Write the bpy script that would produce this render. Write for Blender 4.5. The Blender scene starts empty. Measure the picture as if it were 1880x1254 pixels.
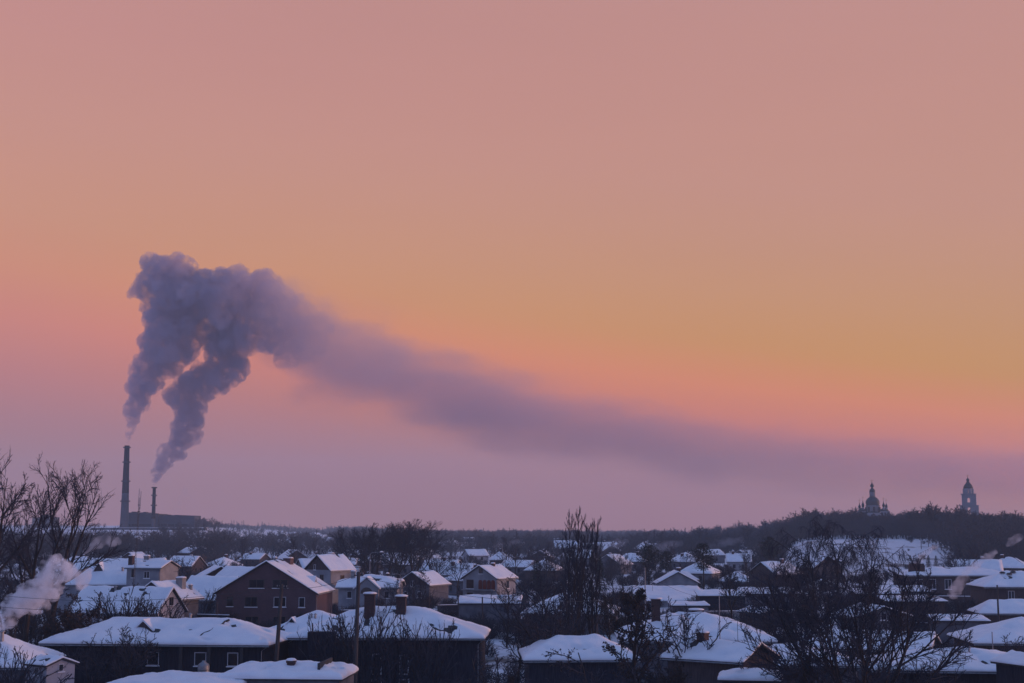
import bpy, bmesh, math, random
from mathutils import Vector, Matrix, noise as mnoise

PI = math.pi
S = bpy.context.scene
COL = S.collection

def lin(r, g, b):
    f = lambda c: (c / 255 / 12.92) if c / 255 <= 0.04045 else ((c / 255 + 0.055) / 1.055) ** 2.4
    return (f(r), f(g), f(b), 1.0)

# ------------------------------------------------------------------ camera
CAMZ, FPX, HORY = 14.0, 2600.0, 968.0
PITCH = math.atan((HORY - 627) / FPX)
CP, SP = math.cos(PITCH), math.sin(PITCH)
cam_d = bpy.data.cameras.new('camera')
cam = bpy.data.objects.new('camera', cam_d)
COL.objects.link(cam)
cam.location = (0, 0, CAMZ)
cam.rotation_euler = (PI / 2 + PITCH, 0, 0)
cam_d.sensor_width = 36.0
cam_d.lens = 36.0 * FPX / 1880.0
cam_d.clip_start = 0.5
cam_d.clip_end = 30000
S.camera = cam

# ------------------------------------------------------------------ render, exposure
S.render.engine = 'CYCLES'
S.view_settings.view_transform = 'Standard'
S.view_settings.look = 'None'
S.view_settings.exposure = 0
S.view_settings.gamma = 1
S.view_settings.use_curve_mapping = False
cy = S.cycles
cy.use_denoising = True
cy.max_bounces = 5
cy.diffuse_bounces = 2
cy.glossy_bounces = 2
cy.transmission_bounces = 2
cy.transparent_max_bounces = 8
cy.volume_bounces = 4
cy.volume_step_rate = 1.0
cy.volume_max_steps = 128
cy.caustics_reflective = False
cy.caustics_refractive = False

# ------------------------------------------------------------------ world: dusk sky
SUN_AZ, SUN_EL = 88.0, 3.5          # degrees; azimuth clockwise from the view direction
world = bpy.data.worlds.new('World')
S.world = world
world.use_nodes = True
wn, wl = world.node_tree.nodes, world.node_tree.links
wn.clear()
wout = wn.new('ShaderNodeOutputWorld')
def wmath(op, a, b=None, clamp=False):
    n = wn.new('ShaderNodeMath'); n.operation = op; n.use_clamp = clamp
    for i, v in enumerate((a, b)):
        if v is None: continue
        if isinstance(v, (int, float)): n.inputs[i].default_value = v
        else: wl.new(v, n.inputs[i])
    return n.outputs[0]
tc = wn.new('ShaderNodeTexCoord')
sx = wn.new('ShaderNodeSeparateXYZ')
wl.new(tc.outputs['Generated'], sx.inputs[0])
el = wmath('MULTIPLY', wmath('ARCSINE', sx.outputs['Z']), 180 / PI)
# the glow stands higher away from the sunset and lower towards it
elx = wmath('ADD', el, wmath('MULTIPLY', sx.outputs['X'], 8.0))
def ramp(val, lo, hi, stops):
    f = wmath('DIVIDE', wmath('SUBTRACT', val, lo), hi - lo, clamp=True)
    r = wn.new('ShaderNodeValToRGB')
    r.color_ramp.interpolation = 'EASE' if len(stops) < 3 else 'LINEAR'
    e = r.color_ramp.elements
    while len(e) < len(stops): e.new(0.5)
    for i, (p, c) in enumerate(stops):
        e[i].position = (p - lo) / (hi - lo); e[i].color = c
    wl.new(f, r.inputs[0])
    return r.outputs[0]
HIGH = [(30, (165, 140, 158)), (45, (126, 142, 180)), (60, (108, 140, 196)), (88, (98, 136, 200))]
WARML = [(-4, (167, 108, 82)), (-0.2, (171, 108, 82)), (1.6, (180, 113, 103)), (3.3, (198, 120, 106)), (5.4, (216, 131, 105)), (7.4, (215, 142, 104)), (9.5, (208, 146, 115)), (13, (203, 145, 128)), (17, (199, 141, 133)), (21, (192, 138, 134))] + HIGH
WARMR = [(-4, (176, 108, 82)), (2.8, (176, 108, 82)), (3.6, (188, 102, 20)), (5.0, (227, 108, 20)), (6.8, (239, 133, 20)), (8.5, (215, 147, 20)), (10.6, (207, 148, 85)), (12.7, (203, 147, 108)), (14.7, (201, 146, 121)), (19, (199, 144, 128)), (23, (195, 142, 132))] + HIGH
COOL = [(-5, (110, 120, 166)), (2, (116, 124, 168)), (9, (132, 130, 170)), (18, (126, 132, 178)), (40, (110, 138, 196)), (90, (98, 136, 200))]
cl = ramp(elx, -10, 90, [(p, lin(*c)) for p, c in WARML])
cr = ramp(elx, -10, 90, [(p, lin(*c)) for p, c in WARMR])
lr = wn.new('ShaderNodeMapRange'); lr.interpolation_type = 'LINEAR'; wl.new(sx.outputs['X'], lr.inputs['Value'])
lr.inputs['From Min'].default_value = -0.33; lr.inputs['From Max'].default_value = 0.33
mlr = wn.new('ShaderNodeMix'); mlr.data_type = 'RGBA'; wl.new(lr.outputs[0], mlr.inputs['Factor']); wl.new(cl, mlr.inputs['A']); wl.new(cr, mlr.inputs['B'])
cwarm = mlr.outputs['Result']
ccool = ramp(el, -10, 90, [(p, lin(*c)) for p, c in COOL])
saz = math.radians(35)
towards = wmath('ADD', wmath('MULTIPLY', sx.outputs['X'], math.sin(saz)), wmath('MULTIPLY', sx.outputs['Y'], math.cos(saz)))
tmix = wn.new('ShaderNodeMapRange'); tmix.interpolation_type = 'SMOOTHSTEP'
wl.new(towards, tmix.inputs['Value'])
tmix.inputs['From Min'].default_value = -0.35; tmix.inputs['From Max'].default_value = 0.5
mix = wn.new('ShaderNodeMix'); mix.data_type = 'RGBA'
wl.new(tmix.outputs[0], mix.inputs['Factor']); wl.new(ccool, mix.inputs['A']); wl.new(cwarm, mix.inputs['B'])
# faint large-scale unevenness of a hazy evening sky
wnz = wn.new('ShaderNodeTexNoise'); wnz.inputs['Scale'].default_value = 2.2; wnz.inputs['Detail'].default_value = 3
wmp = wn.new('ShaderNodeMapping'); wmp.inputs['Scale'].default_value = (1, 1, 5)
wl.new(tc.outputs['Generated'], wmp.inputs[0]); wl.new(wmp.outputs[0], wnz.inputs['Vector'])
hs = wn.new('ShaderNodeHueSaturation')
wl.new(mix.outputs['Result'], hs.inputs['Color'])
wl.new(wmath('ADD', wmath('MULTIPLY', wnz.outputs[0], 0.10), 0.95), hs.inputs['Value'])
bg1 = wn.new('ShaderNodeBackground'); wl.new(hs.outputs[0], bg1.inputs['Color']); bg1.inputs['Strength'].default_value = 1.0
nish = wn.new('ShaderNodeTexSky'); nish.sky_type = 'NISHITA'; nish.sun_disc = False
nish.sun_elevation = math.radians(SUN_EL); nish.sun_rotation = math.radians(SUN_AZ)
nish.dust_density = 2.0
bg2 = wn.new('ShaderNodeBackground'); wl.new(nish.outputs[0], bg2.inputs['Color']); bg2.inputs['Strength'].default_value = 0.008
add = wn.new('ShaderNodeAddShader'); wl.new(bg1.outputs[0], add.inputs[0]); wl.new(bg2.outputs[0], add.inputs[1])
wl.new(add.outputs[0], wout.inputs['Surface'])

# ------------------------------------------------------------------ sun: last low light, veiled
sun_d = bpy.data.lights.new('sun', 'SUN')
sun_d.energy = 2.2
sun_d.angle = math.radians(6)
sun_d.color = (1.0, 0.50, 0.34)
sun = bpy.data.objects.new('sun', sun_d); COL.objects.link(sun)
sdir = Vector((math.sin(math.radians(SUN_AZ)) * math.cos(math.radians(SUN_EL)), math.cos(math.radians(SUN_AZ)) * math.cos(math.radians(SUN_EL)), math.sin(math.radians(SUN_EL))))
sun.rotation_euler = sdir.to_track_quat('Z', 'Y').to_euler()

# ------------------------------------------------------------------ pixel -> place
def ray(px, py):
    dx, dy = (px - 940) / FPX, (627 - py) / FPX
    return Vector((dx, CP - dy * SP, SP + dy * CP))
def P(px, py, D):
    r = ray(px, py); s = D / r.y
    return Vector((r.x * s, D, CAMZ + r.z * s))
def Z(py, D): return P(940, py, D).z
def X(px, D): return P(px, HORY, D).x
def PX(x, y): return 940 + FPX * (x / y) * 1.0 / 1.0086 if y > 1 else 940

def ss(a, b, t):
    t = max(0.0, min(1.0, (t - a) / (b - a))); return t * t * (3 - 2 * t)

# ground height of the wooded ridge for each bearing (given as pixel column)
RIDGE = [(1080, -5), (1200, -3), (1290, 0), (1350, 3), (1420, 7), (1500, 11.5), (1560, 13), (1600, 8.3), (1650, 11.5), (1710, 14), (1760, 9.5), (1820, 8), (1900, 7), (2100, 7)]
def H(x, y):
    if y < 20:
        return -3.0
    px = PX(x, y)
    z = -3.0 + 3.0 * ss(140, 195, y)
    farh = 13.0 - 11 * ss(420, 620, px) - 8 * ss(640, 860, px)
    fy = 2700 - 1450 * (1 - ss(380, 480, px))
    t = ss(600, fy, y); far = farh * t * (0.5 + 0.5 * t)
    if px < 1080:
        z += far
        if y > 2700: z += (y - 2700) * 0.003 * (1 - ss(400, 640, px))
    else:
        g = RIDGE[-1][1]
        for (a0, g0), (a1, g1) in zip(RIDGE, RIDGE[1:]):
            if a0 <= px <= a1: g = g0 + (g1 - g0) * ss(a0, a1, px); break
        bump = 8.5 * ss(1405, 1475, px) * (1 - ss(1790, 1900, px) * 0.5)
        hill = bump * ss(450, 635, y) + (g - bump) * ss(640, 1200, y)
        z += hill + (farh - g) * ss(1800, 2700, y)
    z += 0.35 * mnoise.noise(Vector((x / 60, y / 60, 0))) * ss(150, 300, y)
    z += 1.6 * mnoise.noise(Vector((x / 260, y / 260, 3))) * ss(600, 1200, y)
    return z

# ------------------------------------------------------------------ materials
MATS = {}
def mat(name, c1, c2=None, scale=3.0, rough=0.85, bump=0.0, bscale=None, metallic=0.0, detail=5, spec=0.3, stretch=None, contrast=(0.35, 0.65)):
    if name in MATS: return MATS[name]
    m = bpy.data.materials.new(name); m.use_nodes = True
    nt = m.node_tree; n, l = nt.nodes, nt.links
    b = n['Principled BSDF']
    b.inputs['Roughness'].default_value = rough
    b.inputs['Metallic'].default_value = metallic
    b.inputs['Specular IOR Level'].default_value = spec
    t = n.new('ShaderNodeTexCoord'); mp = n.new('ShaderNodeMapping')
    mp.inputs['Scale'].default_value = stretch or (1, 1, 1)
    l.new(t.outputs['Object'], mp.inputs[0])
    nz = n.new('ShaderNodeTexNoise'); nz.inputs['Scale'].default_value = scale; nz.inputs['Detail'].default_value = detail
    l.new(mp.outputs[0], nz.inputs['Vector'])
    r = n.new('ShaderNodeValToRGB')
    r.color_ramp.elements[0].position, r.color_ramp.elements[1].position = contrast
    r.color_ramp.elements[0].color = (*c1, 1); r.color_ramp.elements[1].color = (*(c2 or c1), 1)
    l.new(nz.outputs[0], r.inputs[0]); l.new(r.outputs[0], b.inputs['Base Color'])
    if bump:
        nb = n.new('ShaderNodeTexNoise'); nb.inputs['Scale'].default_value = bscale or scale * 4; nb.inputs['Detail'].default_value = 6
        l.new(mp.outputs[0], nb.inputs['Vector'])
        bp = n.new('ShaderNodeBump'); bp.inputs['Strength'].default_value = bump; bp.inputs['Distance'].default_value = 0.1
        l.new(nb.outputs[0], bp.inputs['Height']); l.new(bp.outputs[0], b.inputs['Normal'])
    MATS[name] = m
    return m

def brick_mat(name, c1, c2, mortar, bw=0.26, bh=0.085):
    m = bpy.data.materials.new(name); m.use_nodes = True
    nt = m.node_tree; n, l = nt.nodes, nt.links
    b = n['Principled BSDF']; b.inputs['Roughness'].default_value = 0.9
    t = n.new('ShaderNodeTexCoord'); s = n.new('ShaderNodeSeparateXYZ'); l.new(t.outputs['Object'], s.inputs[0])
    a = n.new('ShaderNodeMath'); a.operation = 'ADD'; l.new(s.outputs['X'], a.inputs[0]); l.new(s.outputs['Y'], a.inputs[1])
    cmb = n.new('ShaderNodeCombineXYZ'); l.new(a.outputs[0], cmb.inputs[0]); l.new(s.outputs['Z'], cmb.inputs[1])
    br = n.new('ShaderNodeTexBrick'); br.inputs['Scale'].default_value = 1.0
    br.inputs['Brick Width'].default_value = bw; br.inputs['Row Height'].default_value = bh; br.inputs['Mortar Size'].default_value = 0.012
    br.inputs['Color1'].default_value = (*c1, 1); br.inputs['Color2'].default_value = (*c2, 1); br.inputs['Mortar'].default_value = (*mortar, 1)
    l.new(cmb.outputs[0], br.inputs['Vector'])
    nz = n.new('ShaderNodeTexNoise'); nz.inputs['Scale'].default_value = 0.7; nz.inputs['Detail'].default_value = 6
    l.new(t.outputs['Object'], nz.inputs['Vector'])
    mx = n.new('ShaderNodeMix'); mx.data_type = 'RGBA'; mx.blend_type = 'MULTIPLY'; mx.inputs['Factor'].default_value = 0.5
    l.new(br.outputs[0], mx.inputs['A']); l.new(nz.outputs[0], mx.inputs['B'])
    l.new(mx.outputs['Result'], b.inputs['Base Color'])
    MATS[name] = m
    return m

SNOW = mat('snow', (0.77, 0.80, 0.85), (0.88, 0.89, 0.91), 0.5, 0.55, 0.5, 1.6, spec=0.2, stretch=(1, 1, 1), contrast=(0.32, 0.62))
SNOWTHIN = mat('thin_snow_on_slates', (0.36, 0.37, 0.40), (0.80, 0.82, 0.86), 1.3, 0.7, 0.4, 6, contrast=(0.36, 0.5))
BRICK = brick_mat('violet_brown_brick', (0.15, 0.072, 0.085), (0.10, 0.052, 0.065), (0.15, 0.12, 0.13))
REDBRICK = brick_mat('red_chimney_brick', (0.10, 0.038, 0.034), (0.065, 0.03, 0.03), (0.09, 0.08, 0.08))
DARKWALL = mat('dark_wooden_wall', (0.014, 0.016, 0.028), (0.032, 0.035, 0.052), 2.0, 0.9, 0.3, stretch=(6, 6, 0.6))  # blue of the dusk shadows is painted into this dark wood tone
BROWNWALL = mat('brown_plank_wall', (0.055, 0.042, 0.045), (0.09, 0.07, 0.072), 2.5, 0.9, 0.3, stretch=(5, 5, 0.5))
PALEWALL = mat('pale_plaster', (0.22, 0.23, 0.26), (0.31, 0.32, 0.35), 0.8, 0.9, 0.15, 12)
GREYWALL = mat('grey_plaster', (0.09, 0.095, 0.115), (0.15, 0.155, 0.18), 0.9, 0.9, 0.15, 12)
WHITEWALL = mat('white_plaster', (0.36, 0.36, 0.40), (0.45, 0.45, 0.49), 0.7, 0.85, 0.1, 12)
ROOFDARK = mat('dark_roofing', (0.03, 0.03, 0.035), (0.055, 0.055, 0.06), 2.0, 0.8)
FRAME = mat('white_window_frame', (0.45, 0.46, 0.5), (0.6, 0.6, 0.64), 9, 0.6)
FRAMEDARK = mat('brown_window_frame', (0.07, 0.05, 0.045), (0.1, 0.08, 0.07), 9, 0.6)
GLASS = mat('window_glass', (0.012, 0.014, 0.02), (0.02, 0.024, 0.035), 1.5, 0.12, spec=0.5)
CONCRETE = mat('concrete', (0.20, 0.20, 0.21), (0.29, 0.29, 0.30), 1.4, 0.9, 0.2)
WOODPOLE = mat('weathered_pole_wood', (0.03, 0.03, 0.034), (0.07, 0.068, 0.072), 3, 0.9, 0.3, stretch=(6, 6, 0.4))
METAL = mat('galvanised_metal', (0.22, 0.23, 0.25), (0.32, 0.33, 0.35), 4, 0.5, metallic=0.5)
DARKMETAL = mat('dark_metal', (0.04, 0.04, 0.045), (0.07, 0.07, 0.075), 4, 0.5, metallic=0.4)
BARK = mat('bark', (0.022, 0.018, 0.018), (0.05, 0.042, 0.04), 3, 0.95, 0.3, stretch=(3, 3, 0.5))
TWIG = mat('twigs', (0.028, 0.029, 0.042), (0.048, 0.049, 0.066), 3, 0.95)  # navy cast of shade and haze mixed into the twig colour
HAZETWIG = mat('haze_tinted_far_twigs', (0.05, 0.052, 0.062), (0.075, 0.077, 0.088), 3, 0.95)  # paler than the near twigs: blue haze and skylight put into the colour
NEEDLE = mat('needles', (0.008, 0.016, 0.012), (0.02, 0.03, 0.022), 1.5, 0.9)
DEADLEAF = mat('dry_leaves', (0.035, 0.025, 0.022), (0.06, 0.045, 0.04), 1.5, 0.9)
STACK = mat('chimney_concrete', (0.085, 0.087, 0.105), (0.12, 0.122, 0.14), 0.05, 0.9)
STACKTOP = mat('sooty_chimney_concrete', (0.02, 0.018, 0.022), (0.035, 0.03, 0.036), 0.05, 0.9)
PLANTWALL = mat('industrial_wall', (0.075, 0.08, 0.098), (0.10, 0.107, 0.125), 0.03, 0.9)
CHURCHWALL = mat('whitewashed_church_wall', (0.23, 0.24, 0.275), (0.30, 0.31, 0.345), 0.1, 0.85)
DOMEDARK = mat('dark_dome_copper', (0.03, 0.04, 0.045), (0.05, 0.06, 0.06), 0.3, 0.5, metallic=0.3)
GOLD = mat('gilded_metal', (0.5, 0.32, 0.1), (0.6, 0.4, 0.15), 1, 0.35, metallic=0.9)
ARCHRED = mat('red_brown_blind', (0.14, 0.035, 0.025), (0.19, 0.05, 0.035), 2, 0.8)

# ground: snow with trodden earth, weeds and dark scrub patches
def ground_mat():
    m = bpy.data.materials.new('snowy_ground'); m.use_nodes = True
    nt = m.node_tree; n, l = nt.nodes, nt.links
    b = n['Principled BSDF']; b.inputs['Roughness'].default_value = 0.7; b.inputs['Specular IOR Level'].default_value = 0.2
    t = n.new('ShaderNodeTexCoord')
    n1 = n.new('ShaderNodeTexNoise'); n1.inputs['Scale'].default_value = 0.05; n1.inputs['Detail'].default_value = 8; n1.inputs['Roughness'].default_value = 0.65
    n2 = n.new('ShaderNodeTexNoise'); n2.inputs['Scale'].default_value = 0.6; n2.inputs['Detail'].default_value = 6
    for q in (n1, n2): l.new(t.outputs['Object'], q.inputs['Vector'])
    r = n.new('ShaderNodeValToRGB'); r.color_ramp.elements[0].position = 0.36; r.color_ramp.elements[1].position = 0.44
    r.color_ramp.elements[0].color = (0.10, 0.09, 0.085, 1); r.color_ramp.elements[1].color = (0.78, 0.80, 0.84, 1)
    l.new(n1.outputs[0], r.inputs[0])
    r2 = n.new('ShaderNodeValToRGB'); r2.color_ramp.elements[0].position = 0.3; r2.color_ramp.elements[1].position = 0.6
    r2.color_ramp.elements[0].color = (0.8, 0.8, 0.8, 1); r2.color_ramp.elements[1].color = (1, 1, 1, 1)
    l.new(n2.outputs[0], r2.inputs[0])
    mx = n.new('ShaderNodeMix'); mx.data_type = 'RGBA'; mx.blend_type = 'MULTIPLY'; mx.inputs['Factor'].default_value = 1
    l.new(r.outputs[0], mx.inputs['A']); l.new(r2.outputs[0], mx.inputs['B']); l.new(mx.outputs['Result'], b.inputs['Base Color'])
    bp = n.new('ShaderNodeBump'); bp.inputs['Strength'].default_value = 0.5; bp.inputs['Distance'].default_value = 0.3
    l.new(n2.outputs[0], bp.inputs['Height']); l.new(bp.outputs[0], b.inputs['Normal'])
    return m
GROUND = ground_mat()

# ------------------------------------------------------------------ object helpers
def tag(o, label=None, cat=None, group=None, kind=None):
    if label: o['label'] = label
    if cat: o['category'] = cat
    if group: o['group'] = group
    if kind: o['kind'] = kind
    return o
def empty(name, loc, rz=0.0):
    o = bpy.data.objects.new(name, None); COL.objects.link(o)
    o.location = loc; o.rotation_euler = (0, 0, rz); o.empty_display_size = 0.5
    return o

class MB:
    def __init__(self): self.v = []; self.f = []
    def add(self, vs, fs):
        b = len(self.v); self.v.extend(vs); self.f.extend([tuple(i + b for i in f) for f in fs]); return self
    def box(self, x0, x1, y0, y1, z0, z1):
        return self.add([(x0, y0, z0), (x1, y0, z0), (x1, y1, z0), (x0, y1, z0), (x0, y0, z1), (x1, y0, z1), (x1, y1, z1), (x0, y1, z1)],
                        [(0, 3, 2, 1), (4, 5, 6, 7), (0, 1, 5, 4), (1, 2, 6, 5), (2, 3, 7, 6), (3, 0, 4, 7)])
    def lathe(self, prof, n=16, cx=0, cy=0, cap=True, ph=0.0):
        vs = []; fs = []
        for r, z in prof:
            for i in range(n):
                a = 2 * PI * i / n + ph
                vs.append((cx + r * math.cos(a), cy + r * math.sin(a), z))
        for k in range(len(prof) - 1):
            for i in range(n):
                j = (i + 1) % n
                fs.append((k * n + i, k * n + j, (k + 1) * n + j, (k + 1) * n + i))
        if cap:
            fs.append(tuple(range(n))[::-1]); fs.append(tuple(range((len(prof) - 1) * n, len(prof) * n)))
        return self.add(vs, fs)
    def tube(self, pts, rads, n=3):
        vs = []; fs = []
        m = len(pts)
        for k in range(m):
            d = (pts[min(k + 1, m - 1)] - pts[max(k - 1, 0)])
            if d.length < 1e-9: d = Vector((0, 0, 1))
            d.normalize()
            u = d.cross(Vector((0.3, 0.2, 1)) if abs(d.z) < 0.9 else Vector((1, 0, 0))); u.normalize(); w = d.cross(u)
            for i in range(n):
                a = 2 * PI * i / n
                vs.append(tuple(pts[k] + (u * math.cos(a) + w * math.sin(a)) * rads[k]))
        for k in range(m - 1):
            for i in range(n):
                j = (i + 1) % n
                fs.append((k * n + i, k * n + j, (k + 1) * n + j, (k + 1) * n + i))
        if n > 3: fs.append(tuple(range((m - 1) * n, m * n)))
        return self.add(vs, fs)
    def prism(self, poly, y0, y1):
        "poly: list of (x, z), extruded along y"
        n = len(poly)
        vs = [(x, y0, z) for x, z in poly] + [(x, y1, z) for x, z in poly]
        fs = [tuple(range(n)), tuple(range(2 * n - 1, n - 1, -1))] + [(i, i + n, (i + 1) % n + n, (i + 1) % n) for i in range(n)]
        return self.add(vs, fs)
    def mesh(self, name, m, smooth=False):
        me = bpy.data.meshes.new(name); me.from_pydata(self.v, [], self.f)
        me.materials.append(m)
        if smooth: me.polygons.foreach_set('use_smooth', [True] * len(me.polygons))
        me.update(); return me
    def build(self, name, m, parent=None, smooth=False):
        me = self.mesh(name, m, smooth)
        bm = bmesh.new(); bm.from_mesh(me); bmesh.ops.recalc_face_normals(bm, faces=bm.faces); bm.to_mesh(me); bm.free()
        o = bpy.data.objects.new(name, me); COL.objects.link(o)
        if parent is not None: o.parent = parent
        return o

def link_mesh(name, me, parent=None, loc=(0, 0, 0)):
    o = bpy.data.objects.new(name, me); COL.objects.link(o); o.location = loc
    if parent is not None: o.parent = parent
    return o

# ------------------------------------------------------------------ ground sheet
def build_ground():
    ys = [-400, -100, 20, 60, 100]
    y = 120
    while y < 4900:
        ys.append(y); y *= 1.028
    ys.append(5150)
    cols = 110
    vs, fs = [], []
    for yy in ys:
        half = max(500, yy * 0.62)
        for c in range(cols + 1):
            x = -half + 2 * half * c / cols
            vs.append((x, yy, H(x, yy)))
    for r in range(len(ys) - 1):
        for c in range(cols):
            a = r * (cols + 1) + c
            fs.append((a, a + 1, a + cols + 2, a + cols + 1))
    g = MB().add(vs, fs)
    me = g.mesh('ground', GROUND, True)
    o = link_mesh('ground', me)
    tag(o, kind='structure')
build_ground()

# ------------------------------------------------------------------ haze: one closed box of even thin air
def build_haze():
    b = MB().box(-3450, 3450, -450, 5350, -30, 264)
    m = bpy.data.materials.new('evening_haze'); m.use_nodes = True
    n, l = m.node_tree.nodes, m.node_tree.links
    n.clear()
    out = n.new('ShaderNodeOutputMaterial'); pv = n.new('ShaderNodeVolumePrincipled')
    pv.inputs['Color'].default_value = (0.75, 0.885, 1.0, 1); pv.inputs['Density'].default_value = 0.00018
    pv.inputs['Anisotropy'].default_value = 0.0
    l.new(pv.outputs[0], out.inputs['Volume'])
    o = b.build('haze', m)
    tag(o, kind='stuff')
build_haze()

# ------------------------------------------------------------------ trees
def ortho(d):
    u = d.cross(Vector((0, 0, 1)) if abs(d.z) < 0.9 else Vector((1, 0, 0))); u.normalize()
    return u, d.cross(u)

def grow(seed, height=12, trunk_r=0.22, levels=4, kids=(7, 6, 5, 4), ang=(50, 45, 40, 40), ratio=(0.55, 0.55, 0.5, 0.5),
         start=(0.25, 0.15, 0.1, 0.1), wander=0.12, up=(0.0, 0.10, 0.08, 0.05), twig_r=0.012, lean=0.0, fork=0, segs=(9, 6, 4, 3),
         shape='round', leaf=None, leafn=0, droop_last=0.0, sides0=6, trunk_frac=1.0, first_dir=None):
    """A bare tree: trunk with main limbs in one mesh, branches and twigs in the other."""
    rng = random.Random(seed)
    trunk, crown, leaves = MB(), MB(), MB()
    def branch(p, d, L, r, lev):
        ns = segs[min(lev, len(segs) - 1)]
        pts, dirs, rads = [p.copy()], [d.copy()], [r]
        rend = twig_r * (1.0 if lev >= levels - 1 else 1.6 if lev == levels - 2 else 2.4)
        for k in range(ns):
            w = wander * (0.5 if lev == 0 else 1.0 + 0.4 * lev)
            d = d + Vector((rng.gauss(0, w), rng.gauss(0, w), rng.gauss(0, w * 0.7)))
            u = up[min(lev, len(up) - 1)]
            if droop_last and lev >= levels - 2: u = -droop_last
            d.z += u
            d.normalize()
            p = p + d * (L / ns)
            pts.append(p.copy()); dirs.append(d.copy())
            t = (k + 1) / ns
            rads.append(r + (max(rend, r * 0.18) - r) * t if lev < levels - 1 else r + (twig_r * 0.7 - r) * t)
        tgt = trunk if lev <= 1 and r > 0.045 else crown
        tgt.tube(pts, rads, sides0 if lev == 0 else 4 if lev == 1 else 3)
        if leafn and lev >= levels - 2:
            for _ in range(leafn):
                q = rng.random() * (len(pts) - 1); i = int(q)
                c = pts[i].lerp(pts[i + 1], q - i) + Vector((rng.gauss(0, .06), rng.gauss(0, .06), rng.gauss(0, .06)))
                s = leaf * rng.uniform(0.6, 1.3)
                a = Vector((rng.gauss(0, 1), rng.gauss(0, 1), rng.gauss(0, 1))).normalized(); b2 = a.cross(Vector((rng.gauss(0, 1), rng.gauss(0, 1), 0.3))).normalized()
                leaves.add([tuple(c - a * s), tuple(c + b2 * s * 0.5), tuple(c + a * s), tuple(c - b2 * s * 0.5)], [(0, 1, 2, 3)])
        if lev >= levels - 1: return
        nk = kids[min(lev, len(kids) - 1)]
        for c in range(nk):
            st = start[min(lev, len(start) - 1)]
            t = st + (1 - st) * (c + rng.random() * 0.9) / nk
            t = min(t, 0.98)
            q = t * ns; i = min(int(q), ns - 1)
            pp = pts[i].lerp(pts[i + 1], q - i); dd = dirs[i]
            rr = rads[i] + (rads[i + 1] - rads[i]) * (q - i)
            a = math.radians(ang[min(lev, len(ang) - 1)] * rng.uniform(0.6, 1.25))
            phi = rng.random() * 2 * PI if lev else c * 2.4 + rng.random()
            u, v = ortho(dd)
            nd = dd * math.cos(a) + (u * math.cos(phi) + v * math.sin(phi)) * math.sin(a)
            nd.normalize()
            if lev == 0:
                f = {'round': 1.15 - 0.75 * max(0, (t - 0.3) / 0.7), 'vase': 0.9, 'cone': 1.25 - 1.1 * t, 'column': 0.95 - 0.65 * t, 'top': 0.5 + 0.6 * t}[shape]
            else: f = 1.1 - 0.5 * t
            branch(pp, nd, L * ratio[min(lev, len(ratio) - 1)] * f * rng.uniform(0.75, 1.2), min(rr * 0.72, r * 0.62), lev + 1)
    if fork:
        for k in range(fork):
            a = 2 * PI * k / fork + rng.random()
            sp = rng.uniform(0.25, 0.55) * (1 if fork > 2 else 0.6) * (0.22 if shape == 'column' else 1)
            branch(Vector((math.cos(a) * trunk_r * 1.2, math.sin(a) * trunk_r * 1.2, -0.2)), Vector((math.cos(a) * sp, math.sin(a) * sp, 1)).normalized(), height * rng.uniform(0.75, 1.0), trunk_r * rng.uniform(0.7, 1), 0)
    else:
        branch(Vector((0, 0, -0.3)), (Vector(first_dir) if first_dir else Vector((lean, 0, 1))).normalized(), height * trunk_frac, trunk_r, 0)
    return trunk, crown, leaves

PROTO = {}
def proto(kind, seed, cm=TWIG, lm=DEADLEAF, **kw):
    t, c, lv = grow(seed, **kw)
    PROTO[kind] = (t.mesh('trunk', BARK, True), c.mesh('crown', cm), lv.mesh('leaves', lm) if lv.v else None)

def plant(kind, x, y, s, rz, label, group=None, cat='tree', z=None, name=None, sxy=1.0, tilt=(0, 0), top=None):
    t, c, lv = PROTO[kind]
    if z is None: z = H(x, y)
    if top is not None: s = (Z(top, y) - z) / PH[kind]
    e = empty(name or ('bush' if cat == 'bush' else 'bare_tree'), (x, y, z), rz)
    e.rotation_euler = (tilt[0], tilt[1], rz)
    e.scale = (s * sxy, s * sxy, s)
    tag(e, label, cat, group)
    if len(t.vertices): link_mesh('trunk', t, e)
    if len(c.vertices): link_mesh('crown', c, e)
    if lv: link_mesh('leaves', lv, e)
    return e

proto('big', 14, height=15, trunk_r=0.36, levels=5, kids=(7, 7, 7, 5), ang=(42, 42, 40, 38), ratio=(0.62, 0.5, 0.5, 0.5), up=(0, 0.10, 0.08, 0.06), start=(0.32, 0.2, 0.15, 0.1), twig_r=0.011, wander=0.08, fork=2)
proto('front', 57, height=10, trunk_r=0.19, levels=5, kids=(9, 7, 7, 6), ang=(38, 36, 36, 38), ratio=(0.6, 0.5, 0.5, 0.5), up=(0.02, 0.12, 0.08, 0.05), start=(0.12, 0.15, 0.1, 0.1), twig_r=0.010, wander=0.08, shape='round', fork=4)
proto('round_a', 5, height=11, trunk_r=0.24, levels=5, kids=(10, 8, 7, 5), ang=(48, 44, 42, 40), ratio=(0.6, 0.52, 0.5, 0.5), start=(0.25, 0.2, 0.1, 0.1), twig_r=0.013)
proto('round_b', 6, height=11, trunk_r=0.22, levels=5, kids=(8, 8, 6, 5), ang=(55, 44, 42, 40), ratio=(0.58, 0.55, 0.5, 0.5), start=(0.22, 0.2, 0.1, 0.1), twig_r=0.013, fork=2)
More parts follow.
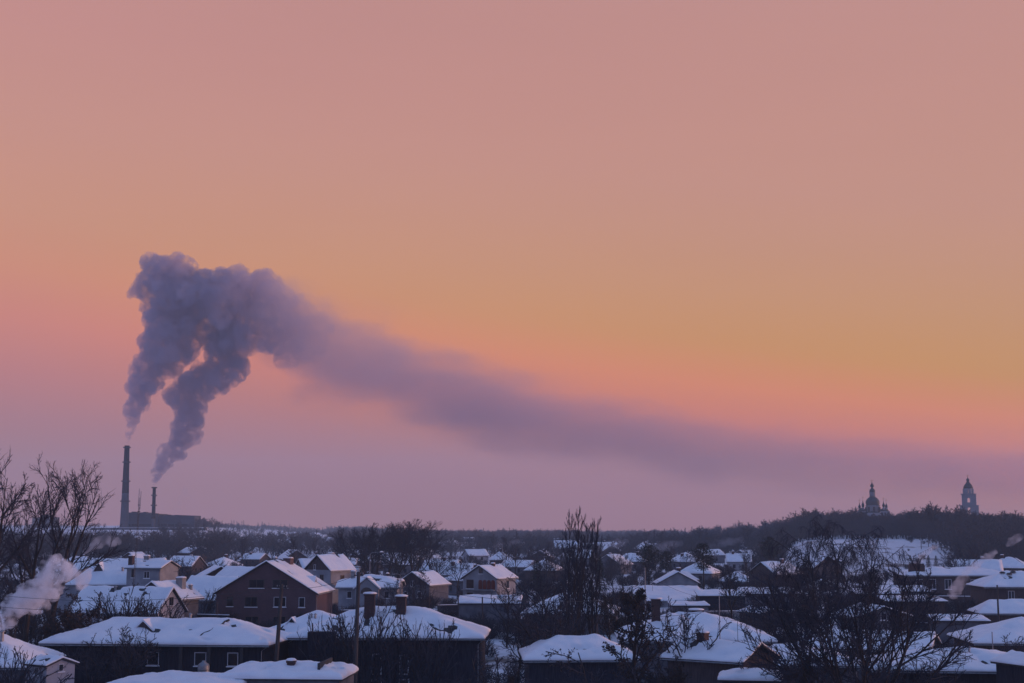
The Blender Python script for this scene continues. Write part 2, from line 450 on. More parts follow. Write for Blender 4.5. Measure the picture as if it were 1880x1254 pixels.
proto('poplar', 8, height=14, trunk_r=0.12, levels=4, kids=(15, 7, 6), ang=(24, 24, 24), ratio=(0.33, 0.5, 0.5), up=(0.03, 0.12, 0.10, 0.08), start=(0.12, 0.15, 0.1), twig_r=0.010, wander=0.05, shape='column', segs=(12, 7, 4, 3), fork=3)
proto('willow', 9, height=13, trunk_r=0.26, levels=4, kids=(12, 11, 11), ang=(40, 45, 50), ratio=(0.5, 0.45, 0.75), up=(0, 0.08, 0.0, -0.3), start=(0.35, 0.3, 0.2), twig_r=0.017, droop_last=0.42, segs=(9, 6, 6, 6), shape='top')
proto('fruit_a', 21, height=5.2, trunk_r=0.14, levels=5, kids=(6, 6, 5, 4), ang=(55, 50, 45, 45), ratio=(0.75, 0.55, 0.5, 0.5), up=(0, 0.06, 0.1, 0.06), start=(0.2, 0.15, 0.1, 0.1), twig_r=0.013, wander=0.18, fork=2)
proto('fruit_b', 22, height=4.6, trunk_r=0.13, levels=5, kids=(7, 5, 5, 4), ang=(60, 50, 45, 45), ratio=(0.8, 0.55, 0.5, 0.5), up=(0, 0.1, 0.1, 0.06), start=(0.25, 0.15, 0.1, 0.1), twig_r=0.013, wander=0.2)
proto('shrub_a', 31, height=3.2, trunk_r=0.05, levels=4, kids=(5, 4, 4), ang=(28, 32, 35), ratio=(0.6, 0.5, 0.5), up=(0, 0.05, 0.05), start=(0.1, 0.1, 0.1), twig_r=0.009, wander=0.12, fork=7, segs=(7, 5, 3))
proto('shrub_b', 32, height=2.6, trunk_r=0.045, levels=4, kids=(5, 4, 4), ang=(40, 40, 40), ratio=(0.6, 0.5, 0.5), up=(0, 0.05, 0.05), start=(0.1, 0.1, 0.1), twig_r=0.009, wander=0.16, fork=7, segs=(7, 5, 3))
proto('leafy', 41, height=7.5, trunk_r=0.16, levels=5, kids=(10, 6, 5, 3), ang=(45, 45, 45, 45), ratio=(0.5, 0.55, 0.5, 0.5), start=(0.12, 0.1, 0.1, 0.1), twig_r=0.013, leaf=0.075, leafn=3, wander=0.14, shape='cone')
proto('leafy_b', 43, height=5.5, trunk_r=0.14, levels=5, kids=(9, 6, 5, 3), ang=(55, 45, 45, 45), ratio=(0.65, 0.55, 0.5, 0.5), start=(0.12, 0.1, 0.1, 0.1), twig_r=0.013, leaf=0.075, leafn=3, wander=0.16, fork=2)
proto('mid_a', 51, height=9, trunk_r=0.18, levels=4, kids=(10, 7, 6), ang=(48, 46, 44), ratio=(0.55, 0.55, 0.5), start=(0.15, 0.15, 0.1), twig_r=0.022, segs=(7, 4, 3))
proto('mid_b', 52, height=8, trunk_r=0.17, levels=4, kids=(10, 8, 6), ang=(55, 46, 44), ratio=(0.6, 0.55, 0.5), start=(0.15, 0.15, 0.1), twig_r=0.022, fork=2, segs=(7, 4, 3))
proto('mid_c', 53, height=10, trunk_r=0.18, levels=4, kids=(12, 7, 6), ang=(38, 40, 40), ratio=(0.42, 0.55, 0.5), start=(0.15, 0.15, 0.1), twig_r=0.022, segs=(7, 4, 3))
proto('mid_bush', 54, height=3.6, trunk_r=0.07, levels=3, kids=(9, 7), ang=(45, 45), ratio=(0.7, 0.55), start=(0.1, 0.1), twig_r=0.02, fork=7, segs=(6, 4, 3))

# needled trees: whorled limbs carrying flat sprays of needles
def conifer(seed, h, rad, kind):
    rng = random.Random(seed); tr, ne = MB(), MB()
    tr.tube([Vector((0, 0, -0.2)), Vector((0.05, 0, h * 0.5)), Vector((0, 0.05, h))], [h * 0.02, h * 0.013, 0.02], 6)
    n = int(h * 11)
    for i in range(n):
        t = i / n
        zz = h * ((0.12 + 0.86 * t) if kind == 'spruce' else (0.42 + 0.55 * t))
        L = rad * ((1 - t) ** 0.8 + 0.06) if kind == 'spruce' else rad * math.sin(PI * (0.18 + 0.75 * t)) * rng.uniform(0.6, 1.1)
        a = i * 2.4 + rng.random() * 0.6
        d = Vector((math.cos(a), math.sin(a), -0.15 if kind == 'spruce' else 0.25))
        p0 = Vector((0, 0, zz)); p1 = p0 + d * L
        tr.tube([p0, p1], [0.035, 0.012], 3)
        for k in range(int(8 + L * 9)):
            q = rng.uniform(0.25, 1.03); c = p0.lerp(p1, q) + Vector((rng.gauss(0, .16), rng.gauss(0, .16), rng.gauss(0, .09 if kind == 'spruce' else .2)))
            s = rng.uniform(0.12, 0.26)
            u = Vector((rng.gauss(0, 1), rng.gauss(0, 1), rng.gauss(0, .4))).normalized(); w = u.cross(Vector((rng.gauss(0, .5), rng.gauss(0, .5), 1))).normalized()
            ne.add([tuple(c - u * s), tuple(c + w * s * 0.45), tuple(c + u * s), tuple(c - w * s * 0.45)], [(0, 1, 2, 3)])
    return tr, ne
for k, (sd, h, r, kd) in {'pine': (3, 9, 3.0, 'pine'), 'spruce': (4, 8, 2.1, 'spruce')}.items():
    a, b = conifer(sd, h, r, kd)
    PROTO[k] = (a.mesh('trunk', BARK), b.mesh('crown', NEEDLE), None)

PH = {k: sorted(v.co.z for v in m[1].vertices)[int(len(m[1].vertices) * .985)] for k, m in PROTO.items()}

# ------------------------------------------------------------------ houses
def roof_fn(kind, a, b, hl, eave, rise):
    def f(x, y):
        g = 1 - abs(x) / a
        if kind == 'hip': g = min(g, (b - abs(y)) / hl)
        elif kind == 'half': g = min(g, 0.45 + (b - abs(y)) / (hl * 2))
        elif kind == 'flat': g = 0.5 + 0.5 * x / a
        elif kind == 'shed': g = 0.5 + 0.5 * x / a
        return eave + rise * max(0.0, min(1.0, g))
    return f

def snow_slab(f, a, b, thick, seed, nx, ny, rough=0.05, bare=0.0):
    "a snow blanket over the roof: rounded brow at the eaves, softened ridge, uneven depth"
    mb = MB(); vs = []; fs = []
    rng = random.Random(seed); ox, oy = rng.random() * 50, rng.random() * 50
    def coord(k, n, h):            # denser near the borders
        t = k / n * 2 - 1
        return h * math.copysign(1 - (1 - abs(t)) ** 1.35, t)
    eo = 0.07
    for j in range(ny + 1):
        for i in range(nx + 1):
            x, y = coord(i, nx, a + eo), coord(j, ny, b + eo)
            e = min(a + eo - abs(x), b + eo - abs(y))
            brow = min(1.0, e / (thick * 1.6)); brow = 0.30 + 0.70 * math.sqrt(max(0, 1 - (1 - brow) ** 2))
            q = 0.0
            for dx, dy in ((0, 0), (.3, 0), (-.3, 0), (0, .3), (0, -.3)): q += f(max(-a, min(a, x + dx)), max(-b, min(b, y + dy)))
            z = q / 5 if e > 0.35 else f(max(-a, min(a, x)), max(-b, min(b, y)))
            nz = mnoise.noise(Vector((x * 0.45 + ox, y * 0.45 + oy, 0))) + 0.5 * mnoise.noise(Vector((x * 1.3 + ox, y * 1.3, 7)))
            if bare and e > .5:
                bp_ = mnoise.noise(Vector((x * .42 + ox * 3, y * .5 + oy, 5))) + .35 * mnoise.noise(Vector((x * 1.6, y * 1.6 + ox, 9)))
                z -= (thick + .12) * ss(bare, bare + .10, bp_)
            n3 = mnoise.noise(Vector((x * 2.6 + oy, y * 2.6, 3)))
            vs.append((x + .05 * n3 * (brow < .9), y + .05 * nz * (brow < .9), z + thick * .8 * brow * (1 + 0.5 * nz + .12 * n3) + rough * nz * 0.8))
    W = nx + 1
    for j in range(ny):
        for i in range(nx): fs.append((j * W + i, j * W + i + 1, (j + 1) * W + i + 1, (j + 1) * W + i))
    per = [i for i in range(nx + 1)] + [j * W + nx for j in range(1, ny + 1)] + [ny * W + i for i in range(nx - 1, -1, -1)] + [j * W for j in range(ny - 1, 0, -1)]
    base = len(vs)
    for p in per:
        x, y, z = vs[p]
        vs.append((x * 0.995, y * 0.995, f(max(-a, min(a, x)), max(-b, min(b, y))) + 0.012 - (0.07 if False else 0)))
    n = len(per)
    for k in range(n):
        k2 = (k + 1) % n
        fs.append((per[k], base + k, base + k2, per[k2]))
    fs.append(tuple(base + k for k in range(n))[::-1]) if False else None
    mb.add(vs, [q for q in fs if q]); return mb

def roof_shell(f, kind, a, b, hl, th=0.14):
    "the roof boards: closed thin shell following the roof planes"
    xs = [-a, 0, a]; ys = [-b, b]
    if kind == 'hip': ys = sorted({-b, -max(0.0, b - hl), max(0.0, b - hl), b})
    if kind == 'hip' : xs = [-a, -a / 2, 0, a / 2, a]
    if kind == 'half': ys = sorted({-b, -(b - hl * 1.1), b - hl * 1.1, b}); xs = [-a, -a * .55, 0, a * .55, a]
    if kind in ('flat', 'shed'): xs = [-a, a]
    if kind == 'hip': ys = sorted(set(ys) | {-b + hl / 2, b - hl / 2})
    m = MB(); vs = []; W = len(xs)
    for y in ys:
        for x in xs: vs.append((x, y, f(x, y)))
    n = len(vs)
    vs += [(x, y, z - th) for x, y, z in vs]
    fs = []
    for j in range(len(ys) - 1):
        for i in range(W - 1):
            q = (j * W + i, j * W + i + 1, (j + 1) * W + i + 1, (j + 1) * W + i)
            fs.append(q); fs.append(tuple(k + n for k in q[::-1]))
    per = [i for i in range(W)] + [j * W + W - 1 for j in range(1, len(ys))] + [(len(ys) - 1) * W + i for i in range(W - 2, -1, -1)] + [j * W for j in range(len(ys) - 2, 0, -1)]
    for k in range(len(per)):
        p, q = per[k], per[(k + 1) % len(per)]
        fs.append((p, p + n, q + n, q))
    return m.add(vs, fs)

NAMED = []
seed_ok = lambda px: int(px) % 3 != 0
HOUSES = []   # footprints, kept clear of scattered trees

def window(parent, face, W, L, u, z0, w, h, frame=FRAME, panes=1, t=0.07, sill=True, glass=GLASS, arch=False, nobars=False):
    "frame standing proud of the wall, panes recessed in it"
    fr, gl = MB(), MB()
    d = 0.05
    def put(mb, x0, x1, y0, y1, za, zb):   # y outward from the wall plane
        if face == 'S': mb.box(x0, x1, -L / 2 - y1, -L / 2 - y0, za, zb)
        if face == 'N': mb.box(-x1, -x0, L / 2 + y0, L / 2 + y1, za, zb)
        if face == 'E': mb.box(W / 2 + y0, W / 2 + y1, x0, x1, za, zb)
        if face == 'W': mb.box(-W / 2 - y1, -W / 2 - y0, -x1, -x0, za, zb)
    x0, x1, z1 = u - w / 2, u + w / 2, z0 + h
    put(fr, x0, x0 + t, -0.03, d, z0, z1); put(fr, x1 - t, x1, -0.03, d, z0, z1)
    put(fr, x0 + t, x1 - t, -0.03, d, z1 - t, z1); put(fr, x0 + t, x1 - t, -0.03, d, z0, z0 + t)
    for k in range(1, panes): 
        c = x0 + w * k / panes
        put(fr, c - t / 2, c + t / 2, -0.03, d, z0 + t, z1 - t)
    o = fr.build('window', frame, parent)
    for k in range(panes):
        g = MB(); put(g, x0 + w * k / panes + t / 2, x0 + w * (k + 1) / panes - t / 2, 0.004, 0.014, z0 + t / 2, z1 - t / 2)
        g.build('pane', glass, o)
    if sill:
        s = MB(); put(s, x0 - 0.08, x1 + 0.08, 0.0, 0.14, z0 - 0.09, z0 - 0.002); s.build('sill', SNOW, o)
    return o

def chimney(parent, f, x, y, w, h, m=REDBRICK, snow=True, n=1, d=None):
    b = MB(); d = d or w; z0 = f(x, y) - 0.25; top = f(x, y) + h
    b.box(x - w / 2, x + w / 2, y - d / 2, y + d / 2, z0, top - 0.16)
    b.box(x - w / 2 - .06, x + w / 2 + .06, y - d / 2 - .06, y + d / 2 + .06, top - 0.16, top)
    o = b.build('chimney', m, parent)
    if snow:
        s = MB(); s.lathe([(w * .72, top + 0.002), (w * .72, top + .08), (w * .5, top + .17), (w * .12, top + .20)], 8, x, y); s.build('snow_cap', SNOW, o, True)
    return o
def pipe(parent, f, x, y, r, h):
    b = MB(); z = f(x, y); b.lathe([(r, z - .1), (r, z + h)], 10, x, y)
    b.lathe([(r * 1.7, z + h + .03), (r * 1.7, z + h + .08), (0.02, z + h + .22)], 10, x, y)
    for k in range(3):
        a = k * 2.09; b.box(x + r * .8 * math.cos(a) - .012, x + r * .8 * math.cos(a) + .012, y + r * .8 * math.sin(a) - .012, y + r * .8 * math.sin(a) + .012, z + h - .02, z + h + .04)
    return b.build('stove_pipe', METAL, parent)
def aerial(parent, f, x, y, h=2.2):
    z = f(x, y) - .1; b = MB(); b.tube([Vector((x, y, z)), Vector((x, y, z + h))], [.025, .02], 4)
    for k, w in enumerate((.95, .75, .6, .45)):
        zz = z + h - .12 - k * .02; xx = x - .4 + k * .27; b.tube([Vector((xx, y - w / 2, zz)), Vector((xx, y + w / 2, zz))], [.014, .014], 3)
    b.tube([Vector((x - .5, y, z + h - .14)), Vector((x + .5, y, z + h - .14))], [.016, .016], 3)
    return b.build('aerial', DARKMETAL, parent)
def dormer(parent, f, x, y, w, h, d, m=ROOFDARK, flip=1, snow=0.18):
    "small gabled dormer whose face looks to -x (flip=1) or +x (flip=-1)"
    b = MB(); z = f(x, y) - 0.15
    s = flip
    vs = [(x, y - w / 2, z), (x, y + w / 2, z), (x, y, z + h), (x + s * d, y - w / 2, z), (x + s * d, y + w / 2, z), (x + s * d, y, z + h)]
    b.add(vs, [(0, 1, 2), (3, 5, 4), (0, 2, 5, 3), (1, 4, 5, 2), (0, 3, 4, 1)])
    o = b.build('dormer', m, parent)
    e = 0.12
    c = MB(); vs = [(x - s * e, y - w / 2 - e, z + .02), (x - s * e, y, z + h + .06), (x - s * e, y + w / 2 + e, z + .02)]
    vs += [(vx + s * (d + e), vy, vz) for vx, vy, vz in vs]; vs += [(vx, vy, vz + snow) for vx, vy, vz in vs]
    c.add(vs, [(0, 1, 4, 3), (1, 2, 5, 4), (6, 9, 10, 7), (7, 10, 11, 8), (0, 6, 7, 1), (1, 7, 8, 2), (3, 4, 10, 9), (4, 5, 11, 10), (0, 3, 9, 6), (2, 8, 11, 5)])
    c.build('snow_cover', SNOW, o)
    return o

def house(name, label, px, D, ry, ey, W, L, rot=0, kind='gable', wall=GREYWALL, ov=0.4, hl=None, thick=0.28, snowm=None, group=None,
          res=None, low=False, cat='house', zb=None, gable=None, seed=None, roofm=None, eave_d=None):
    rz = math.radians(rot)
    half = (abs(math.sin(rz)) * W + abs(math.cos(rz)) * L) / 2
    ridge = Z(ry, D) - thick; eave = Z(ey, D - (eave_d if eave_d is not None else half))
    x0 = X(px, D)
    gz = min(H(x0, D), H(x0, D - half), H(x0, D + half)) - 0.4 if zb is None else zb
    if eave < gz + 1.2: eave = gz + 1.2
    if ridge < eave + 0.25: ridge = eave + 0.25
    e = empty(name, (x0, D, 0), rz)
    tag(e, label, cat, group)
    a, b = W / 2 + ov, L / 2 + ov
    hl = hl or a
    rise = (ridge - eave) 
    f = roof_fn(kind, a, b, min(hl, b), eave, rise)
    wm = MB()
    if kind == 'gable':
        wt = f(W / 2, 0) - .15
        wm.prism([(-W / 2, gz), (W / 2, gz), (W / 2, wt), (0, ridge - .16), (-W / 2, wt)], -L / 2, L / 2)
    elif kind == 'half':
        wt = f(W / 2, 0) - .15
        wm.prism([(-W / 2, gz), (W / 2, gz), (W / 2, wt), (W * .26, f(W * .26, 0) - .16), (-W * .26, f(W * .26, 0) - .16), (-W / 2, wt)], -L / 2, L / 2)
    else:
        wm.box(-W / 2, W / 2, -L / 2, L / 2, gz, min(f(-W / 2, 0), f(W / 2, 0), f(0, L / 2)) - .16)
    wo = wm.build('wall', wall, e)
    if gable is not None and kind == 'gable':
        g = MB(); wt = f(W / 2, 0) - .15
        g.prism([(-W / 2, wt), (W / 2, wt), (0, ridge - .18)], -L / 2 - .03, -L / 2 + .02); g.build('gable_boards', gable, e)
    ro = roof_shell(f, kind, a, b, min(hl, b)).build('roof', roofm or ROOFDARK, e)
    if thick > 0:
        nx, ny = res or ((8, 8) if low else (32, 46) if D < 210 else (22, 30))
        if seed is None: seed = int(px * 7 + D)
        snow_slab(f, a, b, thick, seed, nx, ny, bare=(.36, .44, .40, .5)[seed % 4]).build('snow_cover', snowm or SNOW, ro, True)
    HOUSES.append((x0, D, max(W, L) / 2 + 2.5))
    if cat == 'house':
        NAMED.append((x0, D, name.replace('_', ' ')))
        if seed_ok(px): aerial(e, f, W * .1, L * (.22 if int(px) % 2 else -.2), 1.6 + (int(px) % 5) * .25)
        g_ = MB()                                   # gutters along both eaves
        for sx_ in (-1, 1):
            xx = sx_ * (a + .06); g_ = MB(); g_.tube([Vector((xx, -b, eave - .1)), Vector((xx, b, eave - .13))], [.06, .06], 6); g_.build('gutter', METAL, e)
            d_ = MB(); d_.tube([Vector((xx, -b + .2, eave - .15)), Vector((sx_ * (W / 2 + .07), -L / 2 + .15, eave - .55)), Vector((sx_ * (W / 2 + .07), -L / 2 + .15, gz + .3))], [.045] * 3, 6); d_.build('downpipe', METAL, e)
    return e, f, eave, ridge, gz

# ================================================================== the near roofs
# unfinished brick house with the wide gable
e, f, ev, rd, gz = house('brick_house', 'wide brown brick gable house with dark empty window openings and a snowy right roof slope', 509, 203, 1026, 1090, 13.9, 11.5, -4, wall=BRICK, zb=-2, ov=0.35, thick=0.2)
E0 = ev
for u, z, w, p in ((-1.35, 0.75, 2.1, 2), (1.95, 0.75, 2.1, 2)):
    window(e, 'S', 13.9, 11.5, u, E0 + z, w, 1.15, FRAMEDARK, p)
for u, z, w, p, fm in ((-5.0, -1.75, 0.9, 1, FRAMEDARK), (-2.05, -1.8, 1.7, 2, FRAMEDARK), (1.95, -1.8, 1.7, 2, FRAME), (5.0, -1.85, 0.85, 1, FRAME)):
    window(e, 'S', 13.9, 11.5, u, E0 + z, w, 1.35, fm, p)
for u, z, w, p in ((-5.0, -4.4, 1.0, 1), (-1.9, -4.4, 1.8, 2), (1.95, -4.4, 1.7, 2), (5.0, -4.4, 0.9, 1)):
    window(e, 'S', 13.9, 11.5, u, E0 + z, w, 1.3, FRAMEDARK, p)
chimney(e, f, 0.9, 3.6, 1.0, 0.75, BRICK, d=2.2); chimney(e, f, -0.6, 1.5, 0.45, 0.7, CONCRETE)
dormer(e, f, 5.3, 1.5, 1.5, 0.9, 1.8, flip=-1)

# near left: long hipped cottage with open porch
e, f, ev, rd, gz = house('hipped_cottage', 'long low cottage with hipped roof under deep snow, porch posts and stove pipe', 322, 135, 1131, 1184, 8.6, 20.0, 84, 'hip', DARKWALL, ov=0.7, hl=5.2, thick=0.4, zb=-3.5)
pipe(e, f, 0.35, -1.6, 0.11, 0.6); pipe(e, f, 0.6, 7.2, 0.10, 0.45)
dormer(e, f, -2.2, 2.0, 1.9, 0.95, 2.2, BROWNWALL)
sm = MB(); q0, q1 = (-.5, -5.6), (-4.7, -3.6); sp_ = [Vector((q0[0] + (q1[0] - q0[0]) * k / 12, q0[1] + (q1[1] - q0[1]) * k / 12 + .12 * math.sin(k * 1.7), 0)) for k in range(13)]
for v in sp_: v.z = f(v.x, v.y) + .30
sm.tube(sp_, [.10] * 13, 6); sm.build('bare_roof_seam', ROOFDARK, e)
# seam where the drift has slid from the hip
for u in (-5.2, -8.2, -2.6): 
    p = MB(); p.box(-5.05, -4.85, u - .14, u + .14, gz, ev - .1); p.build('porch_post', WOODPOLE, e)
window(e, 'W', 8.6, 20, 4.2, ev - 1.9, 1.1, 1.2); window(e, 'W', 8.6, 20, -0.2, ev - 1.9, 1.1, 1.2); window(e, 'W', 8.6, 20, 7.2, ev - 1.9, 1.0, 1.2)
b = MB(); bx, by = X(381, 126), 126
b.lathe([(0.5, -1.6), (0.52, -1.55), (0.52, 0.95 - 0.2), (0.46, .9), (0.15, 1.12), (0.15, 1.2)], 14)
bz = Z(1213, 126) - 1.2
t = empty('water_tank', (bx, by, bz)); tag(t, 'pale round metal water tank standing under the snowy porch eave', 'tank')
b.build('tank_body', METAL, t, True)
for zz in (-1.0, -.3, .4):
    r = MB(); r.lathe([(0.53, zz), (0.545, zz + .02), (0.53, zz + .05)], 14, cap=False); r.build('hoop', DARKMETAL, t)

# near centre: two storey dark house with white framed windows
e, f, ev, rd, gz = house('dark_house', 'broad dark walled house with tall white framed windows and a wide clean snow roof', 722, 140, 1110, 1172, 9.4, 17.6, 88, 'hip', DARKWALL, ov=0.5, hl=6.8, thick=0.32, zb=-3.5)
window_defs = [(-3.05, 1.95), (-0.35, 1.8), (2.3, 1.9), (5.0, 1.9)]
for px, w, ty, by_ in ((652, 1.0, 1199, 1239), (698, .95, 1200, 1239), (748, .9, 1202, 1239), (606, .55, 1198, 1230)):
    D0 = 140 - 4.7
    u = (X(px, D0) - X(722, 140)); z0 = Z(by_, D0)
    window(e, 'W', 9.4, 17.6, u, z0, w, Z(ty, D0) - z0, FRAME, 1, 0.13, sill=False)
for px, w in ((698, .95), (748, 1.0)):
    D0 = 140 - 4.7
    window(e, 'W', 9.4, 17.6, X(px, D0) - X(722, 140), -3.0, w, Z(1246, D0) + 3.0, FRAME, 1, 0.13, sill=False)
chimney(e, f, -1.5, 2.0, 0.95, 2.15, d=0.95); chimney(e, f, -1.2, -1.0, 0.9, 1.75, d=0.9)
pr = MB(); pr.box(-4.75 - 1.2, -4.72, 4.6, 7.2, -3.5, ev + 0.62); pr.build('stair_bay', DARKWALL, e)
# left wing with lower roof
e2, f2, ev2, rd2, gz2 = house('side_cottage', 'low cottage with a small triangular roof vent beside the dark house', 590, 147, 1117, 1172, 8.0, 10.5, 84, 'hip', DARKWALL, ov=0.6, hl=6.4, thick=0.34, zb=-3.5)
dormer(e2, f2, -2.4, 2.3, 1.2, 0.8, 1.4, ROOFDARK, snow=.12); pipe(e2, f2, -1.5, 0.5, 0.1, 0.5); pipe(e2, f2, -1.5, 0.1, 0.1, 0.5)

# bottom edge: low sheds
e, f, ev, rd, gz = house('shed', 'low shed roof rounded by snow below the porch cottage', 350, 117, 1230, 1262, 6.5, 9.6, 80, 'hip', GREYWALL, ov=.4, hl=5, thick=.34, zb=-3.5, cat='shed')
e, f, ev, rd, gz = house('lean_to_shed', 'flat patched shed roof under lumpy snow with a stubby brick flue', 538, 119, 1209, 1247, 6.6, 9.4, 86, 'hip', GREYWALL, ov=.3, hl=3.4, thick=.55, zb=-3.5, cat='shed')
chimney(e, f, -1.2, -0.35, 0.6, 0.75, REDBRICK)
bm_ = MB(); bm_.box(-2.6, 2.6, -3.0, -2.8, rd - .35, rd + .42); bm_.build('ridge_beam', WOODPOLE, e)

# bottom left corner house with annex
e, f, ev, rd, gz = house('corner_house', 'pale house in the lower corner with smooth steep snow slope and a tin flue', -10, 124, 1154, 1226, 9.0, 9.5, 92, 'hip', GREYWALL, ov=.5, hl=5.4, thick=.34, zb=-3.5)
pipe(e, f, -1.7, -1.6, 0.16, 1.0)
e, f, ev, rd, gz = house('annex', 'small white gabled annex with snow roof and a narrow window below the corner house', 104, 116, 1201, 1222, 2.6, 2.7, 52, 'gable', WHITEWALL, ov=.2, thick=.2, zb=-3.5, cat='annex')
window(e, 'S', 2.6, 2.7, 0, ev - .55, .5, .6); window(e, 'W', 2.6, 2.7, 0, ev - .8, .6, .6)

# right foreground
e, f, ev, rd, gz = house('bush_roof_house', 'low house with bright snow roof half hidden behind a tangled leafy tree', 1060, 135, 1163, 1212, 8.4, 9.6, 92, 'hip', DARKWALL, ov=.5, hl=3.4, thick=.35, zb=-3.5)
e, f, ev, rd, gz = house('double_hump_house', 'wide snow roof with two soft humps and one tall and one squat brick chimney', 1268, 158, 1121, 1178, 11.5, 15.6, 88, 'hip', GREYWALL, ov=.5, hl=6.5, thick=.5, zb=-3)
chimney(e, f, -2.0, 4.1, 1.0, 2.7, d=.9); chimney(e, f, 1.0, -0.5, 1.3, 0.9, d=.8)
e, f, ev, rd, gz = house('gable_cottage', 'snow covered cottage whose dark plank gable faces the camera side with a squat sooty chimney', 1318, 130, 1172, 1216, 6.0, 7.4, 52, 'gable', BROWNWALL, ov=.5, thick=.26, zb=-3.5, gable=DARKWALL)
chimney(e, f, 0.2, 1.9, .85, .75, REDBRICK, d=.8)
e, f, ev, rd, gz = house('low_snow_shed', 'small lumpy snow covered lean-to at the foot of the dark plank gable', 1372, 117, 1222, 1250, 4.4, 4.4, 80, 'hip', DARKWALL, ov=.3, thick=.45, zb=-3.5, cat='shed')
e, f, ev, rd, gz = house('clean_snow_house', 'long low house with clean tapering snow roof beside the great bare tree', 1745, 128, 1186, 1234, 8.6, 15.2, 82, 'hip', DARKWALL, ov=.6, hl=6.2, thick=.36, zb=-3.5)
pipe(e, f, -1.0, -1.0, .1, .5)
e, f, ev, rd, gz = house('tree_hidden_house', 'gabled house behind the great bare tree with a steep pale gable edge', 1590, 150, 1155, 1196, 8.0, 12.4, 66, 'gable', GREYWALL, ov=.5, thick=.3, zb=-3)
window(e, 'S', 8, 12.4, 0, ev - .2, 1.2, 1.0, FRAME, 2)
e, f, ev, rd, gz = house('steep_corner_house', 'house at the picture edge with a high wide snow slope scribbled over by bare twigs', 1868, 155, 1130, 1182, 10.5, 12.0, 86, 'hip', BROWNWALL, ov=.6, thick=.35, hl=7, zb=-3)
e, f, ev, rd, gz = house('edge_gable_shed', 'little dark shed gable at the lower picture edge with one snowy verge', 1884, 117, 1196, 1224, 3.6, 4.5, 20, 'gable', DARKWALL, ov=.3, thick=.2, zb=-3.5, cat='shed')
e, f, ev, rd, gz = house('long_grey_house', 'grey house with long snow roof glimpsed through the great bare tree', 1440, 142, 1180, 1222, 8, 12, 88, 'hip', GREYWALL, ov=.5, hl=5, thick=.35, zb=-3.5)

# ================================================================== middle rows, left to right
e, f, ev, rd, gz = house('long_roof_house', 'big pale house with very long snow roof and triangular dormer beside the chimney smoke', 205, 236, 1023, 1074, 12.5, 17.5, 90, 'gable', PALEWALL, ov=.4, thick=.3)
dormer(e, f, -3.6, 0.9, 1.9, 1.7, 2.6, BROWNWALL, snow=.15); pipe(e, f, -3.5, -3.0, .16, .7)
chimney(e, f, 0, -6.0, .8, .5, CONCRETE)
e, f, ev, rd, gz = house('tall_annex_house', 'grey two storey house with pale gable end next to the antenna mast', 283, 228, 1027, 1043, 6.0, 5.8, 76, 'gable', PALEWALL, ov=.3, thick=.22)
window(e, 'W', 6, 5.8, 0.6, ev - 1.6, 1.0, 1.1, FRAME, 2); window(e, 'W', 6, 5.8, -1.8, ev - 1.5, .5, 1.4, FRAMEDARK, 1)
chimney(e, f, -2.2, 2.6, .7, 1.5, REDBRICK)
e, f, ev, rd, gz = house('white_gable_house', 'house with broad snow roof and whitewashed steep gable holding a double window', 240, 184, 1074, 1128, 7.0, 12.2, 74, 'gable', WHITEWALL, ov=.35, thick=.28)
window(e, 'S', 7, 12.2, 0.1, ev + .9, 1.0, 1.05, FRAMEDARK, 2); window(e, 'S', 7, 12.2, 0.2, ev - 1.6, 1.0, 1.1, FRAME, 2)
pipe(e, f, -.6, 1.5, .14, .5); window(e, 'W', 7, 12.2, -1.5, ev - 1.6, .9, 1.0); window(e, 'W', 7, 12.2, 2.5, ev - 1.6, .9, 1.0)
e, f, ev, rd, gz = house('brown_gable_house', 'small house with brown boarded gable, glowing snow slope and a grey block chimney', 311, 194, 1064, 1102, 5.8, 6.2, -22, 'gable', GREYWALL, ov=.55, thick=.2, gable=BROWNWALL)
chimney(e, f, 1.3, 1.2, 1.0, 1.3, CONCRETE, d=.9); chimney(e, f, 1.9, 2.6, .35, .7, CONCRETE)
e, f, ev, rd, gz = house('slope_roof_house', 'long even snow slope with a small dark gable behind, left neighbour of the brick house', 405, 222, 1055, 1103, 9.0, 8.6, 78, 'gable', GREYWALL, ov=.4, thick=.26)
e, f, ev, rd, gz = house('peaked_house', 'snow roof with dark peaked gable just behind the long even slope', 446, 240, 1038, 1072, 6.5, 7.5, 50, 'gable', BROWNWALL, ov=.4, thick=.24, gable=DARKWALL)
e, f, ev, rd, gz = house('dark_porch_house', 'brown porch gable poking out between snow roofs beside dark shrubs', 402, 250, 1037, 1062, 6.5, 6.5, 20, 'gable', BROWNWALL, ov=.4, thick=.24)
e, f, ev, rd, gz = house('tall_pale_house', 'tall pale two storey house with brown gable and pink lit steep snow roof', 607, 246, 1016, 1048, 6.0, 5.6, -38, 'gable', PALEWALL, ov=.35, thick=.2, gable=BROWNWALL)
window(e, 'S', 6, 5.6, -.8, ev + .1, .5, .9, FRAME); window(e, 'S', 6, 5.6, .9, ev - 2.0, .9, 1.3, FRAMEDARK, 2); window(e, 'E', 6, 5.6, 0, ev - 2, .9, 1.2, FRAMEDARK, 1)
chimney(e, f, -.8, 1, .9, .8, BRICK)
e, f, ev, rd, gz = house('arched_window_house', 'pale low house with hipped snow roof, arched gable window and two sooty chimneys', 683, 238, 1052, 1079, 8.5, 9.6, 88, 'half', PALEWALL, ov=.4, thick=.3)
chimney(e, f, -1.4, 2.8, .7, 1.2, CONCRETE); chimney(e, f, .8, -2.6, .4, .7, REDBRICK)
